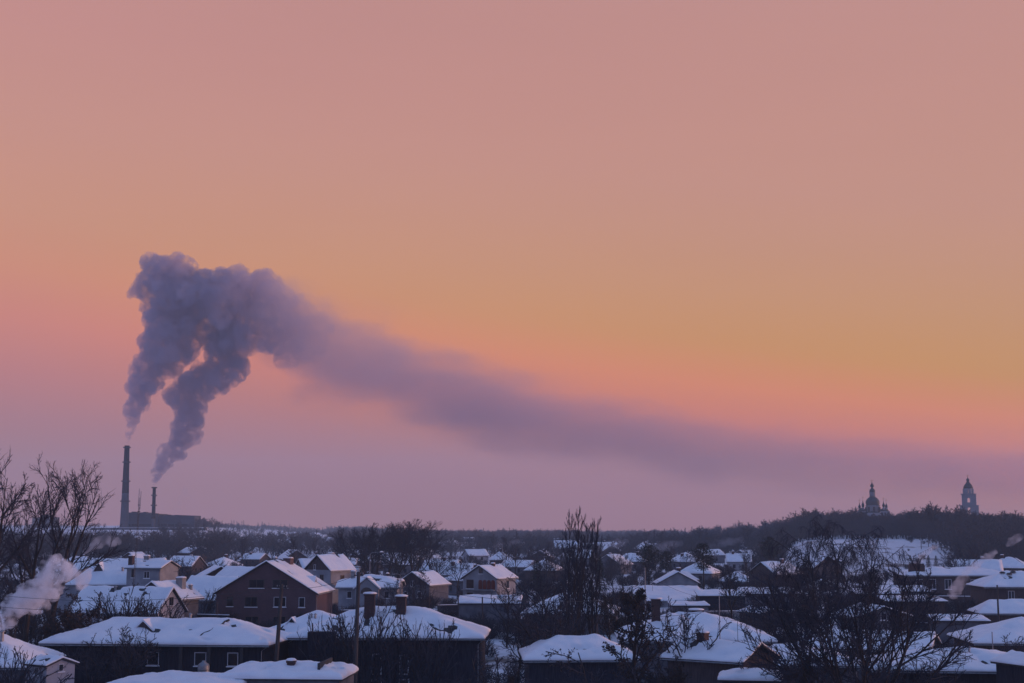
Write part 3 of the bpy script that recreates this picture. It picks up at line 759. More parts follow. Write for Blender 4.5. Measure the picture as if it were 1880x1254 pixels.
window(e, 'W', 8.5, 9.6, -3.0, ev - 1.7, .8, 1.1, FRAME); window(e, 'W', 8.5, 9.6, 3.1, ev - 1.7, .8, 1.1, FRAME)
pg = MB(); pg.prism([(-1.9, ev - 3.4), (1.9, ev - 3.4), (1.9, ev - .1), (0, ev + 1.5), (-1.9, ev - .1)], -1.2, 1.4)
po = pg.build('porch', PALEWALL, e); po.rotation_euler = (0, 0, -PI / 2); po.location = (-4.4, 0, 0)
ar = MB(); ar.add([(1.0 * math.cos(PI * k / 10), -1.24, ev - .9 + 1.0 * math.sin(PI * k / 10)) for k in range(11)], [tuple(range(11))])
ar2 = MB(); ar2.prism([(1.0 * math.cos(PI * k / 10), ev - .9 + 1.0 * math.sin(PI * k / 10)) for k in range(11)], -1.24, -1.19); ar2.build('arched_window', FRAMEDARK, po)
sn = MB(); sn.add([(-2.2, -1.5, ev - .2), (0, -1.5, ev + 1.62), (2.2, -1.5, ev - .2), (-2.2, 2.6, ev - .2), (0, 2.6, ev + 1.62), (2.2, 2.6, ev - .2), (-2.2, -1.5, ev + .03), (0, -1.5, ev + 1.86), (2.2, -1.5, ev + .03), (-2.2, 2.6, ev + .03), (0, 2.6, ev + 1.86), (2.2, 2.6, ev + .03)],
    [(0, 3, 4, 1), (1, 4, 5, 2), (6, 7, 10, 9), (7, 8, 11, 10), (0, 1, 7, 6), (1, 2, 8, 7), (0, 6, 9, 3), (2, 5, 11, 8)]); sn.build('snow_cover', SNOW, po)
e, f, ev, rd, gz = house('brown_front_house', 'small house with brown gable front and balcony windows behind the leaning tree', 777, 262, 1047, 1075, 6.6, 7.8, -24, 'gable', GREYWALL, ov=.4, thick=.22, gable=BROWNWALL)
window(e, 'S', 6.6, 7.8, 0, ev - .2, .9, 1.0, FRAME, 2); window(e, 'S', 6.6, 7.8, -1.4, ev - 2.2, .8, 1.1, FRAME); window(e, 'S', 6.6, 7.8, 1.4, ev - 2.2, .8, 1.1, FRAME)
e, f, ev, rd, gz = house('arched_balcony_house', 'pale gable house with a row of red brown arches above its balcony', 899, 250, 1035, 1063, 6.5, 7.2, -27, 'gable', PALEWALL, ov=.35, thick=.22)
window(e, 'S', 6.5, 7.2, 0.2, ev + .85, .75, .9, FRAMEDARK)
window(e, 'S', 6.5, 7.2, -1.9, ev - 1.7, 1.4, 1.5, FRAMEDARK, 1)
for k in range(4):
    a = MB(); c = 0.15 + k * .82; a.prism([(c - .34, ev - 1.75), (c + .34, ev - 1.75)] + [(c + .34 * math.cos(PI * q / 6), ev - .55 + .34 * math.sin(PI * q / 6)) for q in range(7)], -3.72, -3.60); a.build('arched_blind', ARCHRED, e)
bc = MB(); bc.box(-3.1, 3.1, -4.5, -3.61, ev - 1.95, ev - 1.82); bc.build('balcony', CONCRETE, e)
window(e, 'S', 6.5, 7.2, -1.9, ev - 3.5, 1.2, 1.1, FRAMEDARK); window(e, 'E', 6.5, 7.2, 0.6, ev - 1.7, .8, 1.3, FRAMEDARK); chimney(e, f, .4, .5, .6, .5, REDBRICK)
e, f, ev, rd, gz = house('snow_garage', 'flat snow topped garage in the yard before the house with red brown arches', 900, 212, 1092, 1108, 6, 9, 88, 'flat', GREYWALL, ov=.2, thick=.35, cat='garage')
e, f, ev, rd, gz = house('orange_tinted_house', 'house with broad round snow roof catching pink light behind the twin poplars', 1050, 196, 1086, 1128, 10, 11.5, 80, 'hip', GREYWALL, ov=.5, thick=.4, hl=5)
e, f, ev, rd, gz = house('white_flat_hall', 'long low hall with flat white snow roof between two thin poles', 1225, 262, 1077, 1104, 15, 12.2, 90, 'flat', WHITEWALL, ov=.3, thick=.3, eave_d=8)
e, f, ev, rd, gz = house('low_workshop', 'low grey workshop with a thin snow strip in front of the flat white hall', 1262, 222, 1105, 1112, 5, 5.4, 90, 'flat', GREYWALL, ov=.2, thick=.3, cat='shed')
e, f, ev, rd, gz = house('white_cottage', 'white cottage with two tiny gable windows at the edge of dark trees', 1245, 330, 1048, 1066, 5.8, 6.6, -36, 'gable', WHITEWALL, ov=.35, thick=.22)
window(e, 'S', 5.8, 6.6, -.7, ev + .1, .45, .5, FRAMEDARK); window(e, 'S', 5.8, 6.6, .7, ev + .1, .45, .5, FRAMEDARK)
e, f, ev, rd, gz = house('distant_white_barn', 'barn with rosy smooth snow roof under the wooded hill foot', 1350, 345, 1047, 1068, 7, 7.5, 84, 'hip', GREYWALL, ov=.3, thick=.3)
e, f, ev, rd, gz = house('school_building', 'long brown building with hipped snow roof, tall windows and wide red brick chimney block', 1745, 285, 1040, 1057, 13, 20.5, 87, 'hip', BROWNWALL, ov=.5, thick=.3, hl=6)
for u in (-8, -5.5, -2.5, 2.5, 5.5, 8): window(e, 'W', 13, 20.5, u, ev - 2.6, 1.3, 1.9, FRAME, 2)
cb = MB(); cx_, cy_ = -3.6, 7.8; cz = f(cx_, cy_)
cb.box(cx_ - .6, cx_ + .6, cy_ - 1.5, cy_ + 1.5, cz - .6, cz + 1.3); cbo = cb.build('chimney_block', REDBRICK, e)
for k in range(6):
    q = MB(); q.box(cx_ - .45, cx_ + .45, cy_ - 1.4 + k * .5, cy_ - 1.12 + k * .5, cz + 1.302, cz + 1.62); q.build('flue', REDBRICK, cbo)
e, f, ev, rd, gz = house('brown_hip_house', 'brown house with bright hipped snow roof showing bare dark patches at the ridge', 1858, 236, 1046, 1078, 9.0, 12.0, 88, 'hip', BROWNWALL, ov=.5, thick=.28)
window(e, 'W', 9, 12, 1.5, ev - 1.9, 1.0, 1.3, FRAME, 2); window(e, 'W', 9, 12, -2, ev - 1.9, 1.0, 1.3, FRAME, 2)
for u, v in ((-.9, 2.2), (-1.3, 1.2), (-.7, .4)):
    q = MB(); zz = f(u, v) + .24; q.lathe([(.5, zz), (.42, zz + .12), (.2, zz + .2)], 7, u, v); q.build('bare_tile_patch', ROOFDARK, e)
e, f, ev, rd, gz = house('shadow_gable_house', 'low house with dark front wall and snow roof in front of the brown hipped house', 1845, 196, 1098, 1127, 6.5, 8.4, 84, 'hip', BROWNWALL, ov=.5, thick=.28, hl=2.6)
window(e, 'W', 6.5, 8.4, 0, ev - 1.7, .6, .6, FRAMEDARK)
e, f, ev, rd, gz = house('inner_gable_house', 'small gabled house with snow edged dark gable seen through the great tree', 1597, 182, 1108, 1133, 6.8, 7, 8, 'gable', GREYWALL, ov=.4, thick=.24)
window(e, 'S', 6.8, 7, 0, ev - .4, .8, .9, FRAME)
for i, (px, D, ry, ey, W, L, r, lab) in enumerate([
    (1648, 232, 1074, 1086, 5, 8.4, 88, 'low shed with thin curved snow lid before the long brown building'),
    (1668, 205, 1093, 1104, 5, 8.0, 92, 'flat snow topped store beside the gabled house and the great tree'),
    (1600, 225, 1080, 1090, 6, 6.4, 90, 'dim flat roofed outhouse among twigs under the snow slope'),
    (1752, 176, 1128, 1140, 4, 6.0, 85, 'narrow snowy outhouse behind bushes near the lone wooden post'),
    (1395, 205, 1112, 1126, 4, 5.0, 30, 'tiny dark shed with snow verge left of the great tree'),
    (1320, 240, 1082, 1094, 5, 7.5, 90, 'pale low store at the back of the two hump roof'),
    (1410, 250, 1078, 1090, 5, 9.0, 92, 'long snow strip roof left behind the great tree')]):
    house('shed', lab, px, D, ry, ey, W, L, r, 'gable' if i == 4 else 'flat', (GREYWALL, BROWNWALL, DARKWALL)[i % 3], ov=.3, thick=.26, cat='shed')

# fences in the yards
def fence(label, p0, p1, h=1.7, m=DARKWALL, snow=True, wdt=0.14, gap=0.02, lift=0.0):
    a, b = Vector((*p0, 0)), Vector((*p1, 0)); L = (b - a).length; d = (b - a).normalized()
    e = empty('board_fence', (a.x, a.y, 0), math.atan2(d.y, d.x)); tag(e, label, 'fence')
    g = lambda t: H(a.x + d.x * t, a.y + d.y * t)
    bd = MB(); n = int(L / (wdt + gap)); rng = random.Random(int(a.x * 10))
    for k in range(n):
        t = k * (wdt + gap); z = g(t); hh = h + rng.uniform(-.04, .04)
        bd.box(t, t + wdt, -.012, .012, z - .1, z + hh)
    o = bd.build('boards', m, e); o['kind'] = 'stuff'
    ps = MB(); t = 0
    while t < L:
        z = g(t); q = MB(); q.box(t - .06, t + .06, .03, .15, z - .2, z + h + .05); q.build('post', WOODPOLE, e); t += 3.0
    if snow:
        s = MB(); k = 0
        while k * 1.5 < L:
            t0, t1 = k * 1.5, min(L, k * 1.5 + 1.5); z0, z1 = g(t0) + h + .045, g(t1) + h + .045
            s.add([(t0, -.05, z0), (t1, -.05, z1), (t1, .06, z1), (t0, .06, z0), (t0, -.03, z0 + .1), (t1, -.03, z1 + .1), (t1, .04, z1 + .1), (t0, .04, z0 + .1)], [(0, 1, 5, 4), (3, 7, 6, 2), (4, 5, 6, 7), (0, 3, 2, 1), (0, 4, 7, 3), (1, 2, 6, 5)])
            k += 1
        s.build('snow_cover', SNOW, e)
    return e
def fp(px, D): return (X(px, D), D)
fence('dark board fence with snow on top left of the brick house', fp(352, 196), fp(425, 194), 2.2)
fence('dark fence along the yard between the pale arched houses and the garage', fp(805, 222), fp(873, 224), 2.0)
fence('snow topped board fence below the house with red brown arches', fp(850, 236), fp(955, 232), 1.6, BROWNWALL)
fence('low fence in front of the arched window house', fp(628, 214), fp(745, 216), 1.7, BROWNWALL)
fence('brown board fence before the long brown building', fp(1640, 262), fp(1800, 258), 1.7, BROWNWALL)
fence('dark fence across the yard right of the inner gable house', fp(1660, 190), fp(1790, 186), 1.6)
fence('grey fence running behind the two hump roof', fp(1290, 214), fp(1400, 216), 1.5, CONCRETE)

# ------------------------------------------------------------------ poles, mast, lamps, wires
def pole(label, px, D, ty, r=0.13, m=WOODPOLE, arms=(), lean=0.0, name='utility_pole', cat='pole'):
    x = X(px, D); z0 = H(x, D); z1 = Z(ty, D)
    e = empty(name, (x, D, z0)); e.rotation_euler = (0, lean, 0); tag(e, label, cat)
    p = MB(); p.tube([Vector((0, 0, -.5)), Vector((0, 0, (z1 - z0) / 2)), Vector((0, 0, z1 - z0))], [r * 1.15, r, r * .8], 10); p.build('post', m, e)
    for (dz, w) in arms:
        h = z1 - z0 - dz
        a = MB(); a.box(-w / 2, w / 2, r * .8, r * .8 + .09, h - .05, h + .05); ao = a.build('crossarm', m, e)
        for s in (-.46, -.2, .2, .46):
            q = MB(); q.lathe([(.012, h + .05), (.012, h + .12), (.045, h + .13), (.05, h + .2), (.02, h + .25)], 8, w * s, r * .8 + .045); q.build('insulator', CONCRETE, ao)
    return e, Vector((x, D, z1))
tops = []
e, t1 = pole('leaning wooden pole in front of the brick house gable', 507, 127, 1072, .19, lean=0.05, arms=((.35, .9),))
e, t2 = pole('stout wooden pole with a knob insulator in front of the dark house', 654, 124, 1050, .19, lean=0.02, arms=((.3, .8),))
e, t3 = pole('thin tall steel pole rising from the two hump snow roof', 1318, 146, 1092, .05, METAL, name='thin_pole')
e, t4 = pole('thin dark pole left of the flat white hall', 1183, 236, 1042, .1, METAL, name='thin_pole')
e, t5 = pole('slim pole right of the flat white hall', 1278, 246, 1092, .07, METAL, name='thin_pole')
e, t6 = pole('wooden post standing before the brown hipped house', 1826, 190, 1074, .12)
e, t7 = pole('short wooden post among bushes under the long brown building', 1698, 186, 1108, .12)
e, t8 = pole('grey post at the right edge behind the steep snow slope', 1813, 148, 1160, .06, METAL, name='thin_pole')
e, t9 = pole('bare wooden pole hidden among yard trees beside the small garage', 842, 206, 1088, .1)
e, t10 = pole('thick short post in the yard before the house with red brown arches', 886, 204, 1096, .12)

def street_lamp(label, px, D, ty, reach, curved=False):
    x = X(px, D); z0 = H(x, D); h = Z(ty, D) - z0
    e = empty('street_lamp', (x, D, z0)); tag(e, label, 'street lamp')
    p = MB(); p.tube([Vector((0, 0, -.3)), Vector((0, 0, h - .4))], [.09, .06], 8); p.build('post', METAL, e)
    a = MB(); pts = [Vector((0, 0, h - .4)), Vector((reach * .12, 0, h - .12)), Vector((reach * .4, 0, h)), Vector((reach, 0, h + .05))]
    a.tube(pts, [.05, .045, .04, .035], 6); ao = a.build('arm', METAL, e)
    hd = MB(); hd.box(reach * .86, reach * 1.28, -.13, .13, h - .1, h + .04); ho = hd.build('lamp_head', METAL, ao)
    if curved:
        s = MB(); s.lathe([(.34, h + .045), (.3, h + .16), (.1, h + .24)], 8, reach * 1.05, 0); s.build('snow_cap', SNOW, ho) if False else s.build('snow_cap', SNOW, e)
    return e, Vector((x, D, z0 + h))
street_lamp('curved street lamp with snow on its head behind the arched window house', 680, 262, 1014, 2.0, True)
e, l2 = street_lamp('dark double armed street lamp right of the arched window house', 737, 206, 1054, -1.0)
a = MB(); hh = l2.z - H(l2.x, l2.y); a.box(-.06, .9, -.05, .05, hh - .03, hh + .03); a.build('arm', METAL, e)

# lattice antenna mast beside the tall annex house
x = X(247, 222); z0 = H(x, 222); top = Z(897, 222) - z0
e = empty('antenna_mast', (x, 222, z0)); e.rotation_euler = (0, 0.035, 0); tag(e, 'tall thin lattice antenna mast with rod antennas standing next to the grey annex house', 'mast')
m_ = MB()
for k in range(3):
    a = k * 2.094; m_.tube([Vector((.17 * math.cos(a), .17 * math.sin(a), 0)), Vector((.11 * math.cos(a), .11 * math.sin(a), top * .86))], [.022, .018], 4)
k = 0; zz = 0
while zz < top * .85:
    r0 = .17 - .06 * zz / top; 
    for q in range(3):
        a, b = q * 2.094, (q + 1) * 2.094
        m_.tube([Vector((r0 * math.cos(a), r0 * math.sin(a), zz)), Vector((r0 * math.cos(b), r0 * math.sin(b), zz + .45))], [.01, .01], 3)
    zz += .45
m_.build('lattice', DARKMETAL, e)
for dx, zz0, zz1 in ((-.14, .86, 1.0), (.16, .84, .98), (0, .8, .93)):
    q = MB(); q.tube([Vector((dx, 0, top * zz0)), Vector((dx, 0, top * zz1))], [.045, .04], 6); q.build('rod_antenna', METAL, e)
q = MB(); q.box(-.2, .22, -.03, .03, top * .87, top * .875); q.box(-.2, .22, -.03, .03, top * .82, top * .825); q.build('bracket', DARKMETAL, e)

def wire(label, a, b, sag, r=0.02):
    n = 14; pts = []
    for k in range(n + 1):
        t = k / n; p = a.lerp(b, t); p.z -= sag * 4 * t * (1 - t); pts.append(p)
    o0 = pts[0].copy(); m = MB(); m.tube([p - o0 for p in pts], [r] * (n + 1), 3)
    o = m.build('overhead_wire', DARKMETAL); o.location = o0; tag(o, label, 'wire'); return o
dz = Vector((0, 0, -.3))
wire('overhead wire from the left over the smoking corner to the leaning pole', P(-60, 1086, 130), t1 + dz, 1.0)
wire('lower overhead wire of the pair reaching the leaning pole', P(-60, 1108, 128), t1 + dz * 2, 1.1)
wire('overhead wire between the leaning pole and the stout pole', t1 + dz, t2 + dz, .5)
wire('overhead wire from the stout pole towards the twin poplars', t2 + dz, P(1110, 1102, 150), .9)
wire('overhead wire from the thin tall steel pole to the great bare tree', t3 + dz, P(1640, 1120, 150), .8)
wire('overhead wire crossing before the flat white hall', t4 + Vector((0, 0, -.8)), t5 + dz, .5)
wire('overhead wire from the slim pole past the great tree to the wooden post', t5 + dz, t6 + dz, 1.4)
wire('overhead wire leaving the picture from the wooden post', t6 + dz, P(1990, 1080, 190), .4)
wire('wire running low over the two hump snow roof', P(1110, 1128, 150), t3 + Vector((0, 0, -1.4)), .5)

# ================================================================== power plant on the horizon
PD = 1200.0
def px_m(D): return D / FPX
gzp = H(X(285, PD), PD)
def stack(label, px, py_top, r0, r1, steps):
    x = X(px, PD); z0 = gzp - 3; h = Z(py_top, PD) - z0
    e = empty('power_plant_chimney', (x, PD, z0)); tag(e, label, 'chimney')
    a = MB(); prof = [(r0 + (r1 - r0) * (t ** 0.8), h * t) for t in [k / 12 * steps for k in range(13)]]
    a.lathe(prof, 24); a.build('shaft', STACK, e, True)
    b = MB(); b.lathe([(r0 + (r1 - r0) * (t ** 0.8) + .05, h * t) for t in [steps + (1 - steps) * k / 6 for k in range(7)]] + [(r1 * .75, h), (r1 * .75, h - 2)], 24); b.build('sooty_top', STACKTOP, e, True)
    for t in (.35, .58, .8, .97):
        q = MB(); rr = r0 + (r1 - r0) * (t ** 0.8); q.lathe([(rr + .1, h * t), (rr + 1.1, h * t + .1), (rr + 1.1, h * t + 1.0), (rr + .1, h * t + 1.1)], 24, cap=False); q.build('walkway', DARKMETAL, e)
    return x, z0 + h
xa, za = stack('tallest slender power plant chimney feeding the larger smoke column', 228, 818, 3.9, 2.0, .45)
xb, zb_ = stack('short power plant chimney between the plant roofs', 281, 894, 1.75, 1.25, .3)
e = empty('power_plant', (X(288, PD), PD + 10, gzp)); tag(e, 'blocky grey power plant halls on the horizon at the foot of both chimneys', 'power plant')
def blk(name, x0, x1, yt, d0, d1, m=PLANTWALL):
    b = MB(); xo = X(288, PD); b.box(X(x0, PD) - xo, X(x1, PD) - xo, d0, d1, -4, Z(yt, PD) - gzp); return b.build(name, m, e)
blk('turbine_hall', 219, 262, 940.5, 0, 30); blk('boiler_hall', 262.2, 286, 943, -4, 30); blk('machine_hall', 286.2, 329, 945.5, 0, 32); blk('end_tower', 329.2, 354, 946.5, -5, 20)
for i, (x0, x1, yt) in enumerate(((232, 240, 939), (254, 259, 939.5), (268, 279, 942), (296, 303, 944.5), (312, 318, 945))): blk('roof_vent', x0, x1, yt, 5, 12, DARKMETAL)
for i in range(9):
    b = MB(); xo = X(288, PD); xx = X(228 + i * 13.5, PD) - xo; b.box(xx - 2.6, xx + 2.6, -5.3 if i > 7 else -4.3 if i == 3 else -.3, -5.02 if i > 7 else -4.02 if i == 3 else -.02, 2.2, 4); b.build('window_band', GLASS, e)
e = empty('conveyor_shed', (X(240, 1150), 1150, H(X(240, 1150), 1150))); tag(e, 'low long plant shed with a snow roof in front of the power plant', 'shed')
b = MB(); b.box(-32, 60, 0, 8, -2, 1.4); b.build('wall', PLANTWALL, e); b = MB(); b.box(-32.5, 60.5, -.5, 8.5, 1.42, 1.7); b.build('snow_cover', SNOW, e)
e = empty('apartment_block', (X(80, 1700), 1700, H(X(80, 1700), 1700))); tag(e, 'faint distant apartment blocks behind the big bare tree at far left', 'building')
for x0, x1, h in ((-14, -5, 13), (-4.8, 4, 16), (4.2, 14, 13)):
    b = MB(); b.box(x0, x1, 0, 14, -3, h); b.build('block', PLANTWALL, e)

# ================================================================== bell tower and churches on the wooded hill
def bell_tower():
    D = 1120.0; s = D / FPX; cx = 1780.5
    gz = H(X(cx, D), D); zt = lambda py: Z(py, D) - gz
    e = empty('bell_tower', (X(cx, D), D, gz), math.radians(-17.6)); tag(e, 'tall whitewashed tiered bell tower with dark dome and open arches on the hill', 'bell tower')
    def tier(nm, w, y0, y1, ow, oy0, oy1):
        z0, z1 = zt(y0), zt(y1); hw = w * s / 2; ohw = ow * s / 2; oz0, oz1 = zt(oy0), zt(oy1)
        m = MB()
        for sx_ in (-1, 1):
            for sy_ in (-1, 1):
                x0, x1 = sorted((sx_ * ohw, sx_ * hw)); ya, yb = sorted((sy_ * ohw, sy_ * hw))
                m.box(x0, x1, ya, yb, z0, z1)
        th = min(hw - ohw, 2.0)
        for k in range(4):
            arc = [(ohw * math.cos(PI * q / 8), oz1 - ohw + ohw * math.sin(PI * q / 8)) for q in range(9)]
            t = MB(); top = [(-ohw, z1), (ohw, z1)]
            t.prism([(ohw, z1), *arc, (-ohw, z1)], -hw, -hw + th)
            t.prism([(-ohw, z0), (ohw, z0), (ohw, oz0), (-ohw, oz0)], -hw, -hw + th)
            a = k * PI / 2; c_, s_ = math.cos(a), math.sin(a)
            m.add([(x * c_ - y * s_, x * s_ + y * c_, z) for x, y, z in t.v], t.f)
        m.build(nm, CHURCHWALL, e)
        # paired pilasters
        for sx_ in (-.92, -.68, .68, .92):
            q = MB(); q.box(sx_ * hw - .35, sx_ * hw + .35, -hw - .45, -hw - .01, z0, z1 - .3); q.build('pilaster', CHURCHWALL, e)
            q = MB(); q.box(hw + .01, hw + .45, sx_ * hw - .35, sx_ * hw + .35, z0, z1 - .3); q.build('pilaster', CHURCHWALL, e)
    def cornice(w, y0, y1):
        z0, z1 = zt(y0), zt(y1); hw = w * s / 2; m = MB()
        m.box(-hw * .94, hw * .94, -hw * .94, hw * .94, z0, (z0 + z1) / 2); m.box(-hw, hw, -hw, hw, (z0 + z1) / 2 + .01, z1); m.build('cornice', CHURCHWALL, e)
    tier('lower_tier', 40, 972, 948.8, 5, 985, 963)
    cornice(43, 948.8, 947.2)
    tier('middle_tier', 31.5, 947.2, 929.4, 5.2, 944.5, 931.5)
    cornice(35, 929.4, 927.6)
    tier('upper_tier', 24, 927.6, 908.6, 4.6, 922.6, 914)
    cornice(28, 908.6, 906.6)
    n = 8
    d = MB(); rr = 8.4 * s
    for k in range(8):
        a = PI / 8 + k * PI / 4
        d.lathe([(1.15, zt(906.6)), (1.15, zt(897.5))], 6, rr * math.cos(a) * .92, rr * math.sin(a) * .92)
    d.lathe([(rr * 1.12, zt(906.6)), (rr * 1.12, zt(905.4))], 8, ph=PI / 8); d.lathe([(rr * 1.06, zt(898.6)), (rr * 1.12, zt(896.8))], 8, ph=PI / 8)
    d.build('lantern', CHURCHWALL, e)
    d = MB(); d.lathe([(r * s, zt(y)) for r, y in ((8.6, 896.8), (8.0, 893.5), (6.6, 890.5), (4.6, 887.8), (2.9, 885.6), (2.4, 884.5), (2.4, 882.6), (3.2, 881.6), (2.8, 880.2), (1.3, 878.6), (.6, 877.6), (.5, 876.2), (.1, 875.5))], 16); d.build('dome', DOMEDARK, e, True)
    c = MB(); zz = zt(875.6); c.box(-.16, .16, -.16, .16, zz, zt(871.8)); c.box(-.9, .9, -.12, .12, zt(873.6), zt(873.1)); c.build('cross', GOLD, e)
bell_tower()

def church(label, cx, D, rot):
    s = D / FPX; gz = H(X(cx, D), D); zt = lambda py: Z(py, D) - gz
    e = empty('church', (X(cx, D), D, gz), math.radians(rot)); tag(e, label, 'church')
    b = MB(); b.box(-13 * s, 13 * s, -13 * s, 17 * s, -3, zt(941.5)); b.build('nave', CHURCHWALL, e)
    b = MB(); b.prism([(-13.4 * s, zt(941.5)), (13.4 * s, zt(941.5)), (0, zt(938))], -13.3 * s, 17 * s); b.build('nave_roof', DOMEDARK, e)
    def onion(x, y, r, yb, yt, drum, dy):
        d = MB(); d.lathe([(drum * s, zt(dy) - 4), (drum * s, zt(yb))], 12, x * s, y * s); d.build('drum', CHURCHWALL, e, True)
        H_ = zt(yt) - zt(yb); z = zt(yb); R = r * s
        prof = [(R * 1.02, 0), (R * .86, .04), (R * 1.0, .16), (R * 1.04, .26), (R * .92, .40), (R * .6, .54), (R * .3, .66), (R * .22, .74), (R * .34, .79), (R * .22, .86), (R * .06, .93), (.1, 1)]
        d = MB(); d.lathe([(a, z + b_ * H_) for a, b_ in prof], 14, x * s, y * s); o = d.build('onion_dome', DOMEDARK, e, True)
        c = MB(); z2 = z + H_; c.box(x * s - .1, x * s + .1, y * s - .1, y * s + .1, z2 - .3, z2 + 2.6); c.box(x * s - .8, x * s + .8, y * s - .08, y * s + .08, z2 + 1.4, z2 + 1.65); c.build('cross', GOLD, o)
    # main dome: drum, broad pear dome, second drum, smaller dome, onion
    d = MB(); d.lathe([(12.3 * s, zt(950)), (12.3 * s, zt(929.4)), (13.0 * s, zt(929)), (13.0 * s, zt(928))], 16); d.build('main_drum', CHURCHWALL, e, True)
    for k in range(8):
        a = -PI / 2 + k * PI / 4 + .2; q = MB(); x_, y_ = 12.35 * s * math.cos(a), 12.35 * s * math.sin(a); q.lathe([(.8, zt(940)), (.8, zt(931.5)), (.3, zt(930.6))], 6, x_, y_); q.build('drum_window', GLASS, e)
    d = MB(); d.lathe([(r * s, zt(y)) for r, y in ((12.9, 928), (11.6, 926.8), (12.5, 923.5), (12.2, 920), (10.6, 917), (8.2, 914.6), (6.2, 913), (5.6, 912))], 18); d.build('main_dome', DOMEDARK, e, True)
    d = MB(); d.lathe([(5.0 * s, zt(912)), (5.0 * s, zt(905)), (5.6 * s, zt(904.6)), (5.6 * s, zt(904))], 12); d.build('lantern', CHURCHWALL, e, True)
    d = MB(); d.lathe([(r * s, zt(y)) for r, y in ((5.6, 904), (5.0, 903.2), (5.3, 901), (4.3, 898.8), (2.4, 897), (1.5, 896), (1.5, 895.2), (2.9, 893.8), (3.5, 892), (2.8, 890), (1.3, 888), (.6, 886.8), (.9, 886), (.2, 885))], 14); d.build('upper_dome', DOMEDARK, e, True)
    c = MB(); c.box(-.14, .14, -.14, .14, zt(885.3), zt(880.4)); c.box(-1.3, 1.3, -.1, .1, zt(882.4), zt(881.9)); c.build('cross', GOLD, e)
    for x0, x1, yo in ((-28.5, -12.2, 0), (13.2, 30, 0)):
        b = MB(); b.box(x0 * s, x1 * s, -8 * s, 9 * s, -3, zt(938.6)); b.build('transept', CHURCHWALL, e)
        m_ = (x0 + x1) / 2; b = MB(); b.lathe([(8.4 * s, zt(938.6)), (6.8 * s, zt(935.6)), (3.2 * s, zt(933.2)), (2.2 * s, zt(932.4))], 8, m_ * s + (1.6 * s if x0 < 0 else -1.6 * s), -1 * s); b.build('half_dome', DOMEDARK, e)
        for k in (-1, 0, 1):
            q = MB(); q.box((m_ + k * 5) * s - .7, (m_ + k * 5) * s + .7, -8 * s - .08, -8 * s - .01, zt(947), zt(941)); q.build('window', GLASS, e)
    for x_, y_, r, yb, yt, dr, dy in ((-17.2, -6, 2.4, 931, 917.5, 1.7, 936), (-23.4, 5, 2.3, 933, 922, 2.1, 936), (19.2, -6, 2.4, 931, 919.5, 1.7, 936), (24.0, 5, 2.3, 932, 922, 2.1, 936)): onion(x_, y_, r, yb, yt, dr, dy)
church('many domed white church with a broad dark central dome rising from the hill trees', 1603.5, 1110, -14)
e = empty('chapel', (X(1497.5, 1500), 1500, H(X(1497.5, 1500), 1500))); tag(e, 'tiny chapel cupola with cross peeping over the wooded ridge', 'chapel')
g = H(X(1497.5, 1500), 1500); b = MB(); b.box(-4, 4, -4, 4, -2, 10); b.build('wall', CHURCHWALL, e)
b = MB(); b.lathe([(4.4, 10), (3, 12), (1, 13.4)], 8); b.build('roof', DOMEDARK, e)
tz = Z(935, 1500) - g; b = MB(); b.lathe([(1.0, 12), (1.0, tz - 5), (1.9, tz - 4), (1.6, tz - 2.6), (.4, tz - 1.4), (.1, tz)], 10); b.build('cupola', DOMEDARK, e, True)
b = MB(); b.box(-.1, .1, -.1, .1, tz, tz + 2.5); b.box(-.7, .7, -.1, .1, tz + 1.3, tz + 1.6); b.build('cross', GOLD, e)
e = empty('water_tower', (X(883, 2700), 2700, H(X(883, 2700), 2700))); tag(e, 'small water tower standing above the far tree line', 'tower')
b = MB(); hz = Z(972, 2700) - H(X(883, 2700), 2700); b.lathe([(2.2, -2), (2, hz - 6)], 8); b.build('shaft', PLANTWALL, e); b = MB(); b.lathe([(2, hz - 6), (4, hz - 4.5), (4, hz - .8), (1, hz)], 10); b.build('tank', PLANTWALL, e)

# posts and rail along the sledging slope
sl = [(1690 + k * 13.5, 1022 - k * 3.4, 560 + k * 12) for k in range(6)]
for i, (px, ty, D) in enumerate(sl):
    x = X(px, D); z = H(x, D); b = MB(); b.tube([Vector((0, 0, -.5)), Vector((0, 0, 5.2))], [.14, .1], 6)
    o = b.build('lamp_post', WOODPOLE); o.location = (x, D, z); tag(o, 'thin post in the row climbing the right edge of the bare snow slope', 'post', 'posts up the snow slope')
    c = MB(); c.box(-.5, .5, -.05, .05, 4.9, 5.02); c.build('crossarm', WOODPOLE, o)
e = empty('slope_fence', (X(1670, 520), 520, H(X(1670, 520), 520))); tag(e, 'low rail fence climbing the right side of the snow slope to the woods', 'fence')
A = Vector((X(1665, 505), 505)); B = Vector((X(1768, 640), 640)); m = MB(); base = Vector((X(1670, 520), 520, H(X(1670, 520), 520)))
prev = None
for k in range(27):
    t = k / 26; x, y = A.x + (B.x - A.x) * t, A.y + (B.y - A.y) * t; z = H(x, y); p = Vector((x, y, z)) - base
    q = MB(); q.box(p.x - .06, p.x + .06, p.y - .06, p.y + .06, p.z - .3, p.z + 1.1); q.build('post', WOODPOLE, e)
    if prev is not None: m.tube([prev + Vector((0, 0, 1.0)), p + Vector((0, 0, 1.0))], [.07, .07], 4)
    prev = p
m.build('rail', WOODPOLE, e)

